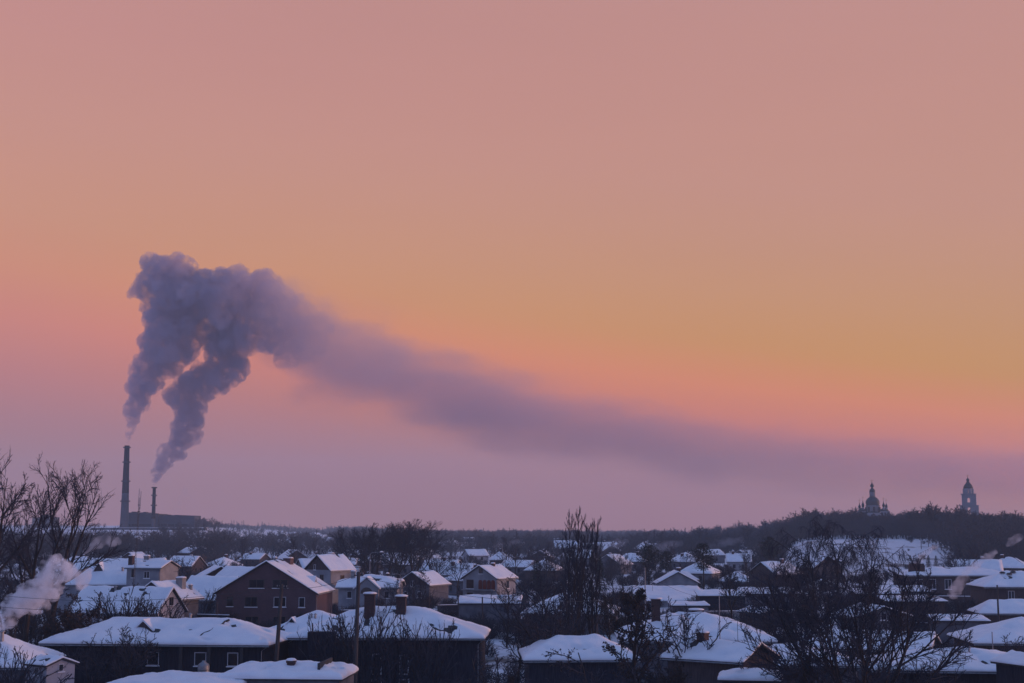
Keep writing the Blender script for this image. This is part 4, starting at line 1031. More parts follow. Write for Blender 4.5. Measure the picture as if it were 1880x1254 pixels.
# ================================================================== far village
rng = random.Random(77)
def mid_house(px, D, label, group, size=1.0, dim=False):
    x = X(px, D); z = H(x, D); W, L = rng.uniform(6, 9) * size, rng.uniform(7, 11) * size; wh = rng.uniform(2.4, 3.4) * size
    e = empty('village_house', (x, D, z), rng.uniform(-1.2, 1.8)); tag(e, label, 'house', group)
    kind = 'gable' if rng.random() < .7 else 'hip'
    a, b = W / 2 + .4, L / 2 + .4; rise = W * rng.uniform(.28, .42)
    f = roof_fn(kind, a, b, a, wh, rise)
    wm = MB()
    if kind == 'gable': wm.prism([(-W / 2, -1), (W / 2, -1), (W / 2, f(W / 2, 0) - .1), (0, wh + rise - .12), (-W / 2, f(W / 2, 0) - .1)], -L / 2, L / 2)
    else: wm.box(-W / 2, W / 2, -L / 2, L / 2, -1, wh)
    wl_ = rng.choice([GREYWALL, BROWNWALL, PALEWALL, GREYWALL, BROWNWALL])
    if group:
        where = next(w for lim, w in ((140, 'behind the forked bare tree'), (250, 'below the tallest chimney'), (360, 'below the power plant halls'), (450, 'right of the power plant'), (560, 'above the brick house ridge'), (640, 'left of the dense grove'), (740, 'behind the dense grove'), (830, 'right of the dense grove'), (920, 'beyond the red arch house'), (1010, 'left of the twin poplars'), (1110, 'behind the twin poplars'), (1180, 'right of the twin poplars'), (9999, 'at the wooded hill foot')) if px < lim)
        dep = 'front' if D < 430 else 'second' if D < 610 else 'nearer' if D < 760 else 'middle' if D < 1050 else 'far' if D < 1450 else 'farthest'
        e['label'] = f"{'pale' if wl_ is PALEWALL else 'brown' if wl_ is BROWNWALL else 'grey'} {'gabled' if kind == 'gable' else 'hipped'} snow roofed house in the {dep} village rows {where}"
        e['group'] = f"village houses in the {dep} rows {where}"
    wm.build('wall', wl_, e)
    ro = roof_shell(f, kind, a, b, a).build('roof', ROOFDARK, e)
    snow_slab(f, a, b, .3, int(px + D), 8, 8).build('snow_cover', SNOW, ro, True)
    if D < 800:
        for u in (-1.5, 1.3):
            window(e, 'S', W, L, u * size, .9, .9, 1.2, FRAMEDARK, sill=False); window(e, 'W', W, L, u * size, .9, .9, 1.2, FRAMEDARK, sill=False); window(e, 'E', W, L, u * size, .9, .9, 1.2, FRAMEDARK, sill=False)
        chimney(e, f, rng.uniform(-1, 1), rng.uniform(-2, 2), .7, .9)
    HOUSES.append((x, D, max(W, L) / 2 + 3))
    return e
for px, D, lab in ((344, 430, 'white gable front house among dark trees left of the brick house, far back'), (412, 440, 'small dim house with a low snow roof beyond the peaked house'),
                   (470, 520, 'pale snow roof just above the brown hedge behind the brick house'), (538, 500, 'snow roofed house over the ridge of the brick house'),
                   (953, 420, 'grey gable house with snow verge right of the house with red arches'), (1000, 380, 'house between the red arch house and the twin poplars'),
                   (1068, 520, 'small house seen between the twin poplar stems'), (1125, 430, 'house beside the round dark trees right of the poplars'),
                   (1258, 470, 'snow roof right above the white cottage'), (1300, 560, 'small snow roofed house at the wooded hill foot'),
                   (815, 400, 'long snow roof behind the leaning tree'), (735, 420, 'snow roof showing between the grove stems'),
                   (250, 470, 'snow roof behind the dark tree belt over the antenna mast foot'), (150, 480, 'snow roof glimpsed behind the big bare tree branches'),
                   (1505, 400, 'snow roof behind the weeping birches'), (1420, 330, 'low house at the foot of the snow slope left side'),
                   (1850, 400, 'house below the woods at the right picture edge'), (1790, 350, 'snow roof behind the long brown building'),
                   (620, 330, 'grey house tucked behind the tall pale house'), (835, 330, 'low house behind the small brown gabled house')):
    mid_house(px, D, lab, None)
for k in range(74):
    px = rng.uniform(330, 1240); D = rng.uniform(640, 1900) if px < 1080 else rng.uniform(640, 1000)
    if px < 420: D = rng.uniform(560, 900)
    mid_house(px, D, 'small snow roofed house scattered among far trees', 'far village houses', 1.15)
k = 0
while k < 18:
    px, D = rng.uniform(560, 1400), rng.uniform(285, 600)
    if any((X(px, D) - h[0]) ** 2 + (D - h[1]) ** 2 < (h[2] + 9) ** 2 for h in HOUSES) or (640 < px < 810 and D < 420): continue
    mid_house(px, D, '', 'x'); k += 1
for k in range(6):
    mid_house(rng.uniform(20, 330), rng.uniform(640, 880), 'snow roofed house in the dark belt of trees below the power plant', 'houses below the power plant', 1.1)

# ================================================================== named trees
plant('big', X(62, 150), 150, 1.12, 0.6, 'tall bare tree with forked crown left of the power plant', tilt=(0, 0.10), top=846, sxy=.78)
plant('big', X(-25, 146), 146, 1.22, 2.9, 'bare tree crown reaching in from the left picture edge', top=815, sxy=.8)
plant('mid_c', X(30, 158), 158, 1.0, 1.2, 'thin young tree standing left of the tall forked tree', sxy=.6)
for i, (px, D, k, s, lab) in enumerate(((652, 335, 'round_a', 970, 'leftmost tree of the dense grove behind the arched window house'), (690, 325, 'round_b', 964, 'second tree from the left in the dense grove'),
        (728, 330, 'round_a', 958, 'tallest middle tree of the dense grove'), (762, 326, 'round_b', 962, 'fourth tree of the dense grove'), (795, 336, 'round_a', 985, 'rightmost and lowest tree of the dense grove'), (745, 345, 'round_b', 957, 'rear tree in the middle of the dense grove'), (668, 348, 'round_a', 968, 'rear tree at the left of the dense grove'), (710, 350, 'round_a', 960, 'tree deep inside the dense grove'))):
    plant(k, X(px, D), D, 1, i * 1.3, lab, 'grove of round crowned trees', top=s, sxy=1.1)
plant('round_b', X(772, 205), 205, .80, 2.2, 'slanting bare tree leaning right over the yard fences', tilt=(0, .5), sxy=.8)
plant('poplar', X(1047, 172), 172, 1.0, 0, 'taller left poplar of the upright bare pair', top=938, sxy=1.0); plant('poplar', X(1087, 174), 174, .88, 2, 'shorter right poplar of the upright bare pair', top=955, sxy=.95); plant('poplar', X(1066, 178), 178, .93, 4, 'poplar stem between the upright bare pair, set back', top=1000, sxy=1.0)
plant('front', X(1556, 112), 112, 1.42, 1.0, 'great dark bare tree with many upright limbs in the right foreground', sxy=1.1, top=1040)
plant('willow', X(1492, 188), 188, 1.02, .3, 'weeping birch with hanging twigs left of the slope', top=964); plant('willow', X(1540, 192), 192, 1.08, 2.3, 'tall weeping birch before the snow slope', top=960); plant('willow', X(1588, 186), 186, 1.0, 4.1, 'drooping birch at the right of the weeping group', top=980)
plant('willow', X(1455, 196), 196, .8, 5.2, 'low weeping birch at the left edge of the group', top=1030)
plant('leafy', X(1155, 118), 118, .98, .5, 'dark tree with dry clinging leaves in the lower middle', top=1085, cat='tree', name='leafy_tree'); plant('leafy_b', X(1215, 114), 114, 1.15, 1.7, 'broad dark bush tree holding dry leaves', name='leafy_tree'); plant('leafy_b', X(1290, 112), 112, .8, 2.9, 'low leafy tangle before the squat chimney', name='leafy_tree')
plant('leafy', X(1120, 168), 168, 1.0, 4, 'dry leafed tree right of the poplars', name='leafy_tree'); plant('leafy', X(945, 122), 122, .62, 5, 'scrubby dark tree at the bottom centre', name='leafy_tree'); plant('leafy_b', X(1040, 110), 110, .62, 1, 'dry bush in front of the bush hidden roof', name='leafy_tree')
plant('fruit_a', X(958, 152), 152, 1.35, 0, 'gnarled dark fruit tree right of the broad snow roof'); plant('fruit_b', X(905, 124), 124, 1.1, 3, 'fruit tree scribbling over the right end of the dark house'); plant('fruit_a', X(1075, 112), 112, 1.0, 2, 'spreading fruit tree before the bush hidden roof')
plant('fruit_b', X(1420, 118), 118, 1.25, 1, 'bare fruit tree left of the great tree'); plant('fruit_a', X(1395, 172), 172, 1.2, 5, 'dense bare fruit tree at the right end of the two hump roof'); plant('fruit_a', X(1690, 122), 122, 1.05, 4.4, 'fruit tree right of the great tree trunk'); plant('fruit_b', X(1810, 132), 132, .9, 4.4, 'thin bare tree over the clean snow roof')
plant('fruit_a', X(1850, 138), 138, 1.1, .4, 'twiggy tree on the steep snow slope at the edge')
for i, (px, D, k, s, lab) in enumerate(((618, 133, 'shrub_a', 1.9, 'bare shrub over the snow roof left of the pole'), (673, 131, 'shrub_a', 2.1, 'wide bare shrub over the snow roof right of the pole'), (722, 131.5, 'shrub_b', 2.2, 'bare shrub below the brick chimneys'), (782, 131, 'shrub_a', 1.6, 'small shrub before the clean right part of the dark house roof'),
        (225, 168, 'shrub_a', 1.7, 'shrub before the white gable house roof'), (262, 167, 'shrub_b', 1.8, 'shrub beside the white gable'), (300, 166, 'shrub_a', 1.4, 'shrub under the white gable window'), (190, 170, 'shrub_b', 1.5, 'shrub at the left end of the white gable house'),
        (20, 112, 'shrub_a', 1.5, 'twiggy bush in front of the corner house'), (60, 111, 'shrub_b', 1.6, 'twiggy bush left of the white annex'), (-10, 112, 'shrub_b', 1.5, 'twiggy bush cut by the left lower edge'),
        (180, 128, 'fruit_b', .95, 'low gnarled tree in front of the porch cottage eave'), (235, 128, 'fruit_a', .82, 'fruit tree dangling twigs over the porch cottage roof'), (120, 140, 'leafy_b', 1.1, 'dark bush mass under the pink smoke'), (85, 150, 'leafy', .9, 'dark leafy tree at the foot of the forked tree'), (145, 146, 'leafy_b', .95, 'dark bush between the smoke and the porch cottage'),
        (540, 119, 'fruit_a', .62, 'small bare tree by the patched shed'), (585, 116, 'shrub_b', 1.1, 'shrub at the corner of the patched shed'), (375, 208, 'shrub_a', 1.6, 'shrub left of the brick house'), (400, 206, 'shrub_b', 1.5, 'shrub at the fence left of the brick house'),
        (985, 170, 'leafy_b', 1.0, 'dense dark bush left of the poplars'), (1010, 140, 'fruit_a', 1.15, 'tangled tree in the dip right of the dark house'), (860, 128, 'shrub_a', 1.2, 'shrub at the right end of the dark house wall'), (1350, 122, 'shrub_b', 1.4, 'shrub at the dark plank gable corner'),
        (1480, 124, 'fruit_b', 1.1, 'low branching tree left of the great trunk'), (1630, 118, 'fruit_a', .9, 'low branching tree right of the great trunk'), (1245, 130, 'fruit_b', 1.05, 'bare twigs around the tall brick chimney'))):
    tp = {618: 1130, 673: 1112, 722: 1128, 782: 1138, 225: 1088, 262: 1082, 300: 1098, 190: 1110, 20: 1192, 60: 1205, -10: 1200, 180: 1165, 235: 1155, 120: 1110, 145: 1105, 1010: 1090, 1245: 1110}.get(px)
    plant(k, X(px, D), D, s, i * 1.1, lab, cat='bush' if 'shrub' in k or 'bush' in lab else 'tree', name='leafy_tree' if 'leafy' in k else None, top=tp, sxy=.6 if px in (618, 673, 722, 782) else .8 if tp else 1.0)
for px, D, k, s, lab in ((1412, 420, 'pine', 1.25, 'dark rounded pine left of the snow slope'), (1190, 330, 'pine', 1.1, 'dark pine behind the flat white hall'), (1222, 360, 'pine', .9, 'smaller dark pine near the white cottage'), (1290, 320, 'pine', 1.15, 'dark round pine right of the white cottage'),
                         (1702, 470, 'spruce', .6, 'little dark spruce at the foot of the sledging slope'), (1716, 480, 'spruce', .5, 'second tiny spruce by the slope foot'), (1100, 300, 'spruce', 1.0, 'spruce right of the poplar pair'), (985, 300, 'spruce', .9, 'spruce behind the red arch house')):
    plant(k, X(px, D), D, s, D, lab, cat='tree', name='pine_tree' if k == 'pine' else 'spruce_tree')
for px, D, s, lab in ((1838, 1500, .95, 'lone upright poplar on the ridge right of the bell tower'), (1373, 1200, .62, 'lone upright tree at the left end of the ridge')): plant('poplar', X(px, D), D, s, 0, lab, z=H(X(px, D), D) + 1, sxy=1.5)

for i, (px, D, k, s, lab) in enumerate(((890, 116, 'leafy_b', .8, 'dry leafed bush at the foot of the dark house right end'), (940, 112, 'fruit_a', .9, 'tangled bare tree at the bottom edge between two snow roofs'), (1000, 114, 'leafy_b', .75, 'dry leafed scrub below the bush hidden roof'), (1130, 109, 'fruit_b', 1.05, 'bare branches spreading over the bush hidden roof'), (1180, 108, 'leafy', .7, 'dark leafy spray at the bottom edge left of the squat chimney'),
        (1250, 109, 'fruit_a', .85, 'bare twiggy crown below the two hump roof'), (1340, 108, 'fruit_b', .8, 'thin branches before the lumpy snow shed'), (1450, 109, 'fruit_a', 1.05, 'bare side crown touching the great tree from the left'), (1510, 107, 'fruit_b', 1.15, 'low bare crown before the great trunk'), (1610, 108, 'fruit_a', 1.0, 'low bare crown under the great tree right limbs'), (1680, 110, 'shrub_a', 1.3, 'bare shoots in front of the clean snow roof'),
        (830, 119, 'fruit_a', .8, 'bare tree covering the right windows wall of the dark house'), (1030, 165, 'mid_a', .8, 'bare tree behind the bush hidden roof by the poplars'), (1140, 186, 'mid_b', .85, 'round bare tree left of the flat white hall'), (930, 178, 'mid_a', .8, 'bare tree before the yard of the red arch house'), (1000, 190, 'fruit_b', 1.5, 'wide bare tree between garage and poplars'), (1430, 160, 'mid_b', .8, 'dense crown between the long grey house and the birches'), (1340, 190, 'mid_a', .85, 'bare tree behind the right hump of snow'),
        (1640, 170, 'mid_a', .55, 'bare tree rising behind the great tree right side'), (1700, 200, 'mid_c', .7, 'slim bare tree beside the flat store'), (1410, 230, 'mid_b', .8, 'bare tree left of the birches'), (160, 158, 'mid_b', .5, 'low bare crown behind the dark bush'), (15, 175, 'mid_a', .9, 'bare tree behind the left edge crown'), (60, 200, 'mid_b', .9, 'rear bare tree at far left'), (105, 215, 'mid_a', .8, 'bare tree left of the long roof house'))):
    plant(k, X(px, D), D, s, i * 1.7, lab, cat='tree' if 'shrub' not in k else 'bush', name='leafy_tree' if 'leafy' in k else None)

# ------------------------------------------------------------------ yard and hedgerow trees between the houses (individuals)
def clear(x, y, pad=0):
    for hx, hy, hr in HOUSES:
        if (x - hx) ** 2 + (y - hy) ** 2 < (hr + pad) ** 2: return False
    return True
def on_slope(px, D):
    if not (1425 < px < 1790): return False
    if px > 1660 and D > 440 + (px - 1660) * 2: return D > 700 and False
    return 430 < D < 655
rng = random.Random(5)
cnt = 0; tries = 0
while cnt < 215 and tries < 5000:
    tries += 1
    D = 175 + 430 * rng.random() ** 1.1; px = rng.uniform(-30, 1910)
    if 1425 < px < 1800 and 300 < D < 660 and not (px > 1740): continue
    x = X(px, D)
    if not clear(x, D, -1.5): continue
    near = [h for h in HOUSES if h[1] > D and h[1] - D < 60 and abs(PX(h[0], h[1]) - px) < h[2] * FPX / h[1]]
    k = rng.choice(['mid_a', 'mid_b', 'mid_c', 'mid_bush', 'mid_bush', 'fruit_a', 'fruit_b'])
    if near and D < 270: k = 'mid_bush'; s = rng.uniform(.5, .75)
    elif k.startswith('mid') and k != 'mid_bush': s = rng.uniform(.55, .85) if D < 330 else rng.uniform(.65, 1.05)
    else: s = rng.uniform(.8, 1.4)
    reg = ('left yards' if px < 420 else 'middle yards' if px < 1000 else 'right yards')
    bush = k == 'mid_bush'
    nh = min(NAMED, key=lambda h: (h[0] - x) ** 2 + (h[1] - D) ** 2)
    dx_, dy_ = x - nh[0], D - nh[1]
    rel = ('left of' if dx_ < 0 else 'right of') if abs(dx_) > abs(dy_) * 1.3 else ('behind' if dy_ > 0 else 'in front of')
    sz = 'low' if s * PH[k] < 3.2 else 'middling' if s * PH[k] < 6.5 else 'tall'
    form = {'mid_a': 'round crowned tree', 'mid_b': 'twin stemmed tree', 'mid_c': 'slim tree', 'mid_bush': 'bush', 'fruit_a': 'crooked fruit tree', 'fruit_b': 'spreading fruit tree'}[k]
    place = f"{rel} the {nh[2]}"
    if math.hypot(dx_, dy_) > 40:
        wh = next(w for lim, w in ((100, 'behind the left edge crown'), (190, 'behind the forked bare tree'), (270, 'behind the antenna mast'), (350, 'below the power plant'), (450, 'right of the power plant'), (560, 'above the brick house ridge'), (640, 'left of the dense grove'), (740, 'behind the dense grove'), (830, 'right of the dense grove'), (920, 'beyond the red arch house'), (1010, 'left of the twin poplars'), (1110, 'behind the twin poplars'), (1180, 'right of the twin poplars'), (1260, 'behind the white cottage'), (1340, 'at the wooded hill foot'), (1440, 'left of the snow slope'), (1720, 'before the snow slope'), (9999, 'right of the snow slope')) if px < lim)
        place = ('just behind the yards ' if D < 370 else 'midway to the far village ' if D < 460 else 'before the far village ' if D < 530 else 'at the far village edge ') + wh
    plant(k, x, D, s, rng.random() * 6, f"{sz} bare {form} {place}", f"{'bushes' if bush else 'trees'} {place}", cat='bush' if bush else 'tree')
    cnt += 1

# ------------------------------------------------------------------ far woods: one mass each, instanced from the yard trees
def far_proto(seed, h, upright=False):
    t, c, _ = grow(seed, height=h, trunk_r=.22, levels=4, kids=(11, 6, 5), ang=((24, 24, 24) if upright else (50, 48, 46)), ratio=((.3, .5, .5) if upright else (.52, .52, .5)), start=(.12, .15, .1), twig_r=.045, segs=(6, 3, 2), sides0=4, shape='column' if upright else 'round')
    m = MB(); m.v, m.f = list(t.v), list(t.f); m.add(c.v, c.f); return m.mesh('wood_tree', HAZETWIG)
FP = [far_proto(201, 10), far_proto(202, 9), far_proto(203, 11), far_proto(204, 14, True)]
def wood(name, pts, weights, seed, label_kind='stuff'):
    "points carry a scale; geometry nodes puts one of the tree meshes on each"
    rng = random.Random(seed)
    jg = bpy.data.node_groups.new(name + '_scatter', 'GeometryNodeTree')
    jg.interface.new_socket('Geometry', in_out='INPUT', socket_type='NodeSocketGeometry'); jg.interface.new_socket('Geometry', in_out='OUTPUT', socket_type='NodeSocketGeometry')
    n, l = jg.nodes, jg.links
    gi, go = n.new('NodeGroupInput'), n.new('NodeGroupOutput')
    join = n.new('GeometryNodeJoinGeometry')
    sc_ = n.new('GeometryNodeInputNamedAttribute'); sc_.data_type = 'FLOAT_VECTOR'; sc_.inputs['Name'].default_value = 'tsize'
    rt = n.new('GeometryNodeInputNamedAttribute'); rt.data_type = 'FLOAT_VECTOR'; rt.inputs['Name'].default_value = 'trot'
    kd = n.new('GeometryNodeInputNamedAttribute'); kd.data_type = 'INT'; kd.inputs['Name'].default_value = 'tkind'
    for i, me in enumerate(FP):
        src = WOODSRC[i]
        oi = n.new('GeometryNodeObjectInfo'); oi.inputs['Object'].default_value = src; oi.transform_space = 'ORIGINAL'
        iop = n.new('GeometryNodeInstanceOnPoints')
        cmp_ = n.new('FunctionNodeCompare'); cmp_.data_type = 'INT'; cmp_.operation = 'EQUAL'; cmp_.inputs[3].default_value = i
        l.new(kd.outputs['Attribute'], cmp_.inputs[2])
        l.new(gi.outputs[0], iop.inputs['Points']); l.new(cmp_.outputs[0], iop.inputs['Selection']); l.new(oi.outputs['Geometry'], iop.inputs['Instance'])
        l.new(sc_.outputs['Attribute'], iop.inputs['Scale']); l.new(rt.outputs['Attribute'], iop.inputs['Rotation'])
        l.new(iop.outputs[0], join.inputs[0])
    l.new(join.outputs[0], go.inputs[0])
    me = bpy.data.meshes.new(name); me.from_pydata([(p[0], p[1], p[2]) for p in pts], [], [])
    a = me.attributes.new('tsize', 'FLOAT_VECTOR', 'POINT'); b = me.attributes.new('trot', 'FLOAT_VECTOR', 'POINT'); c = me.attributes.new('tkind', 'INT', 'POINT')
    a, b, c = me.attributes['tsize'], me.attributes['trot'], me.attributes['tkind']
    for i, p in enumerate(pts):
        s = p[3]; w = s * rng.uniform(.85, 1.25)
        a.data[i].vector = (w, w, s); b.data[i].vector = (0, 0, rng.random() * 6.28); c.data[i].value = rng.choices(range(4), weights)[0]
    o = bpy.data.objects.new(name, me); COL.objects.link(o); md = o.modifiers.new('scatter', 'NODES'); md.node_group = jg
    tag(o, kind='stuff'); return o
# the four source trees stand in the wood themselves
WOODSRC = []
for i, (px, D) in enumerate(((1500, 820), (1130, 860), (560, 900), (430, 2500))):
    x = X(px, D); o = link_mesh('wood_tree', FP[i], loc=(x, D, H(x, D) - .2)); tag(o, ['bare tree inside the wood on the hill', 'bare tree at the foot of the far hills', 'bare tree among the far village roofs', 'spiky upright tree on the horizon line'][i], 'tree'); WOODSRC.append(o)

rng = random.Random(9)
pts = []
def scatter(n, px0, px1, d0, d1, s0, s1, power=1.0, cond=None, pad=0):
    k = 0; tr = 0
    while k < n and tr < n * 8:
        tr += 1
        px = rng.uniform(px0, px1); D = d0 + (d1 - d0) * rng.random() ** power
        if cond and not cond(px, D): continue
        x = X(px, D)
        if not clear(x, D, pad): continue
        pts.append((x, D, H(x, D) - .2, rng.uniform(s0, s1))); k += 1
# ridge woods
scatter(1500, 1400, 1930, 645, 1000, .75, 1.1, cond=lambda p, d: d > 660 and not (1590 < p < 1618 and False))
scatter(900, 1150, 1940, 950, 1480, .8, 1.1, cond=lambda p, d: not (abs(p - 1603) < 34 and d > 1085) and not (abs(p - 1780) < 26 and d > 1090))
scatter(260, 1480, 1940, 1480, 1600, .7, 1.0, cond=lambda p, d: True)
scatter(150, 1480, 1940, 1650, 2100, .7, 1.0, cond=lambda p, d: abs(p - 1603) > 38 and abs(p - 1780) > 26)
scatter(500, 1660, 1940, 430, 760, .55, .95, cond=lambda p, d: d > 440 + max(0, (1790 - p)) * 1.8)
scatter(300, 1150, 1440, 640, 1000, .6, 1.0)
scatter(60, 1395, 1435, 460, 640, .5, .8)
pts = [(p[0], p[1], p[2], p[3] * (1 + .28 * mnoise.noise(Vector((p[0] / 35, p[1] / 60, 8)))) * rng.choice((.8, .9, 1, 1, 1.1, 1.15))) for p in pts]
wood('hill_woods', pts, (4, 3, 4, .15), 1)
pts = []
# far hills in the middle, plain at the left, horizon belt
scatter(1500, 620, 1240, 1250, 2500, .8, 1.2, cond=lambda p, d: True)
scatter(700, 600, 1260, 2500, 3300, .9, 1.3)
scatter(900, 330, 1260, 620, 1300, .5, .95, cond=lambda p, d: mnoise.noise(Vector((p / 60, d / 130, 2))) > -.12)
scatter(500, -60, 420, 560, 900, .6, 1.0, cond=lambda p, d: mnoise.noise(Vector((p / 60, d / 90, 2))) > -.25)
scatter(130, -60, 420, 1560, 1800, .3, .6, cond=lambda p, d: p < 195 or p > 365)
scatter(120, 368, 470, 2420, 3200, .3, .6)
scatter(300, 470, 640, 2420, 3200, .5, 1.0)
scatter(300, 370, 640, 1500, 2600, .4, .75, cond=lambda p, d: mnoise.noise(Vector((p / 60, d / 260, 5))) > 0)
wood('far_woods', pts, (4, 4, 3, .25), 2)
pts = []
for px0, px1, n in ((366, 374, 2), (425, 450, 8), (460, 500, 6), (480, 498, 7), (515, 545, 5), (560, 620, 9), (350, 650, 16), (1100, 1240, 4), (900, 1050, 5)):
    for _ in range(n):
        px = rng.uniform(px0, px1); D = rng.uniform(2500, 2650); x = X(px, D); pts.append((x, D, H(x, D) - .5, rng.uniform(.55, 1.15)))
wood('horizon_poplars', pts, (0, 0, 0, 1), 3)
# undergrowth massed under the near trees
pts = []
rng2 = random.Random(31)
n = 0
UB = grow(301, height=2.2, trunk_r=.035, levels=3, kids=(9, 6), ang=(40, 42), ratio=(.65, .5), start=(.05, .1), twig_r=.010, fork=8, segs=(5, 3), sides0=3)
ub = MB(); ub.v, ub.f = list(UB[0].v), list(UB[0].f); ub.add(UB[1].v, UB[1].f); ubm = ub.mesh('weed_shrub', TWIG)
uo = link_mesh('weed_shrub', ubm, loc=(X(1000, 160), 160, H(X(1000, 160), 160) - .1)); tag(uo, 'low bare weed shrub in the dip between the dark house and the poplars', 'bush')
FPold, WSold = FP, WOODSRC
FP, WOODSRC = [ubm], [uo]
for _ in range(9000):
    D = 150 + 480 * rng2.random() ** 1.3; px = rng2.uniform(-40, 1920); x = X(px, D)
    if not clear(x, D, -2.2) or on_slope(px, D) or (1430 < px < 1660 and D > 400): continue
    if mnoise.noise(Vector((x / 14, D / 22, 1))) < -.12: continue
    pts.append((x, D, H(x, D) - .15, rng2.uniform(.45, 1.1))); n += 1
    if n > 3200: break
_ch = random.Random.choices
def wood1(name, pts): 
    o = wood(name, pts, (1, 0, 0, 0), 4); return o
wood1('yard_undergrowth', pts)
FP, WOODSRC = FPold, WSold

# ================================================================== smoke
def smoke_mat(name, color, density, aniso=0.0, xfade=None, noise=None, step=1.0):
    m = bpy.data.materials.new(name); m.use_nodes = True
    n, l = m.node_tree.nodes, m.node_tree.links; n.clear()
    out = n.new('ShaderNodeOutputMaterial'); pv = n.new('ShaderNodeVolumePrincipled')
    pv.inputs['Color'].default_value = (*color, 1); pv.inputs['Density'].default_value = density; pv.inputs['Anisotropy'].default_value = aniso
    l.new(pv.outputs[0], out.inputs['Volume'])
    if xfade or noise:
        t = n.new('ShaderNodeTexCoord'); v = None
        if xfade:
            s_ = n.new('ShaderNodeSeparateXYZ'); l.new(t.outputs['Object'], s_.inputs[0])
            mr = n.new('ShaderNodeMapRange'); mr.interpolation_type = 'SMOOTHSTEP'; l.new(s_.outputs['X'], mr.inputs[0])
            mr.inputs[1].default_value, mr.inputs[2].default_value, mr.inputs[3].default_value, mr.inputs[4].default_value = xfade[0], xfade[1], density, xfade[2]
            v = mr.outputs[0]
        if noise:
            nz = n.new('ShaderNodeTexNoise'); nz.inputs['Scale'].default_value = noise[0]; nz.inputs['Detail'].default_value = 3
            l.new(t.outputs['Object'], nz.inputs['Vector'])
            m2 = n.new('ShaderNodeMapRange'); l.new(nz.outputs[0], m2.inputs[0]); m2.inputs[1].default_value = noise[1]; m2.inputs[2].default_value = noise[2]; m2.inputs[3].default_value = 0; m2.inputs[4].default_value = 1
            mm = n.new('ShaderNodeMath'); mm.operation = 'MULTIPLY'; l.new(m2.outputs[0], mm.inputs[0])
            if v is not None: l.new(v, mm.inputs[1])
            else: mm.inputs[1].default_value = density
            v = mm.outputs[0]
        l.new(v, pv.inputs['Density'])
        m.cycles.volume_step_rate = step
    return m

ICO = {}
for _s in (1, 2):
    _b = bmesh.new(); bmesh.ops.create_icosphere(_b, subdivisions=_s, radius=1.0)
    ICO[_s] = ([tuple(v.co) for v in _b.verts], [tuple(v.index for v in f.verts) for f in _b.faces]); _b.free()

def puffs(name, label, cat, chain, D, m, seed, vox, disp, kids=(9, 5), flat=0.75, group=None, fill=2):
    """billowing smoke: overlapping lumps, lumps on lumps, fused and roughened into one closed skin"""
    rng = random.Random(seed); sc = D / FPX; bl = MB()
    c0 = P(chain[0][0], chain[0][1], D)
    def ball(c, r, sub=2):
        v, f = ICO[sub]; bl.add([(c.x + a * r, c.y + b * r, c.z + d * r) for a, b, d in v], f)
    full = []
    for i, q in enumerate(chain):
        full.append(q)
        if i + 1 < len(chain) and not (len(q) > 3 and q[3] == 'x'):
            p = chain[i + 1]
            for k in range(1, fill): t = k / fill; full.append((q[0] + (p[0] - q[0]) * t, q[1] + (p[1] - q[1]) * t, q[2] + (p[2] - q[2]) * t))
    for q in full:
        r = q[2] * sc; c = P(q[0] + rng.gauss(0, q[2] * .12), q[1] + rng.gauss(0, q[2] * .10), D) - c0; c.y += rng.gauss(0, r * .3)
        ball(c, r * .86, 2)
        for _ in range(kids[0]):
            d = Vector((rng.gauss(0, 1), rng.gauss(0, .8), rng.gauss(0, 1))).normalized(); r2 = r * rng.uniform(.26, .5); c2 = c + d * r * .78
            ball(c2, r2, 2)
            for _ in range(kids[1]):
                d2 = (d * .6 + Vector((rng.gauss(0, 1), rng.gauss(0, .8), rng.gauss(0, 1))).normalized()).normalized(); ball(c2 + d2 * r2 * .8, r2 * rng.uniform(.28, .5), 1)
    me = bpy.data.meshes.new(name); me.from_pydata(bl.v, [], bl.f)
    o = bpy.data.objects.new(name, me); COL.objects.link(o)
    md = o.modifiers.new('fuse', 'REMESH'); md.mode = 'VOXEL'; md.voxel_size = vox
    for sz, st in disp:
        tx = bpy.data.textures.new(name + '_t', 'CLOUDS'); tx.noise_scale = sz; tx.noise_depth = 3
        dm = o.modifiers.new('rough', 'DISPLACE'); dm.texture = tx; dm.strength = st; dm.mid_level = .5; dm.texture_coords = 'LOCAL'
    dg = bpy.context.evaluated_depsgraph_get(); ev = o.evaluated_get(dg)
    me2 = bpy.data.meshes.new_from_object(ev); o.modifiers.clear(); o.data = me2; bpy.data.meshes.remove(me)
    me2.materials.clear(); me2.materials.append(m)
    me2.polygons.foreach_set('use_smooth', [True] * len(me2.polygons))
    o.location = c0; tag(o, label, cat, group); return o

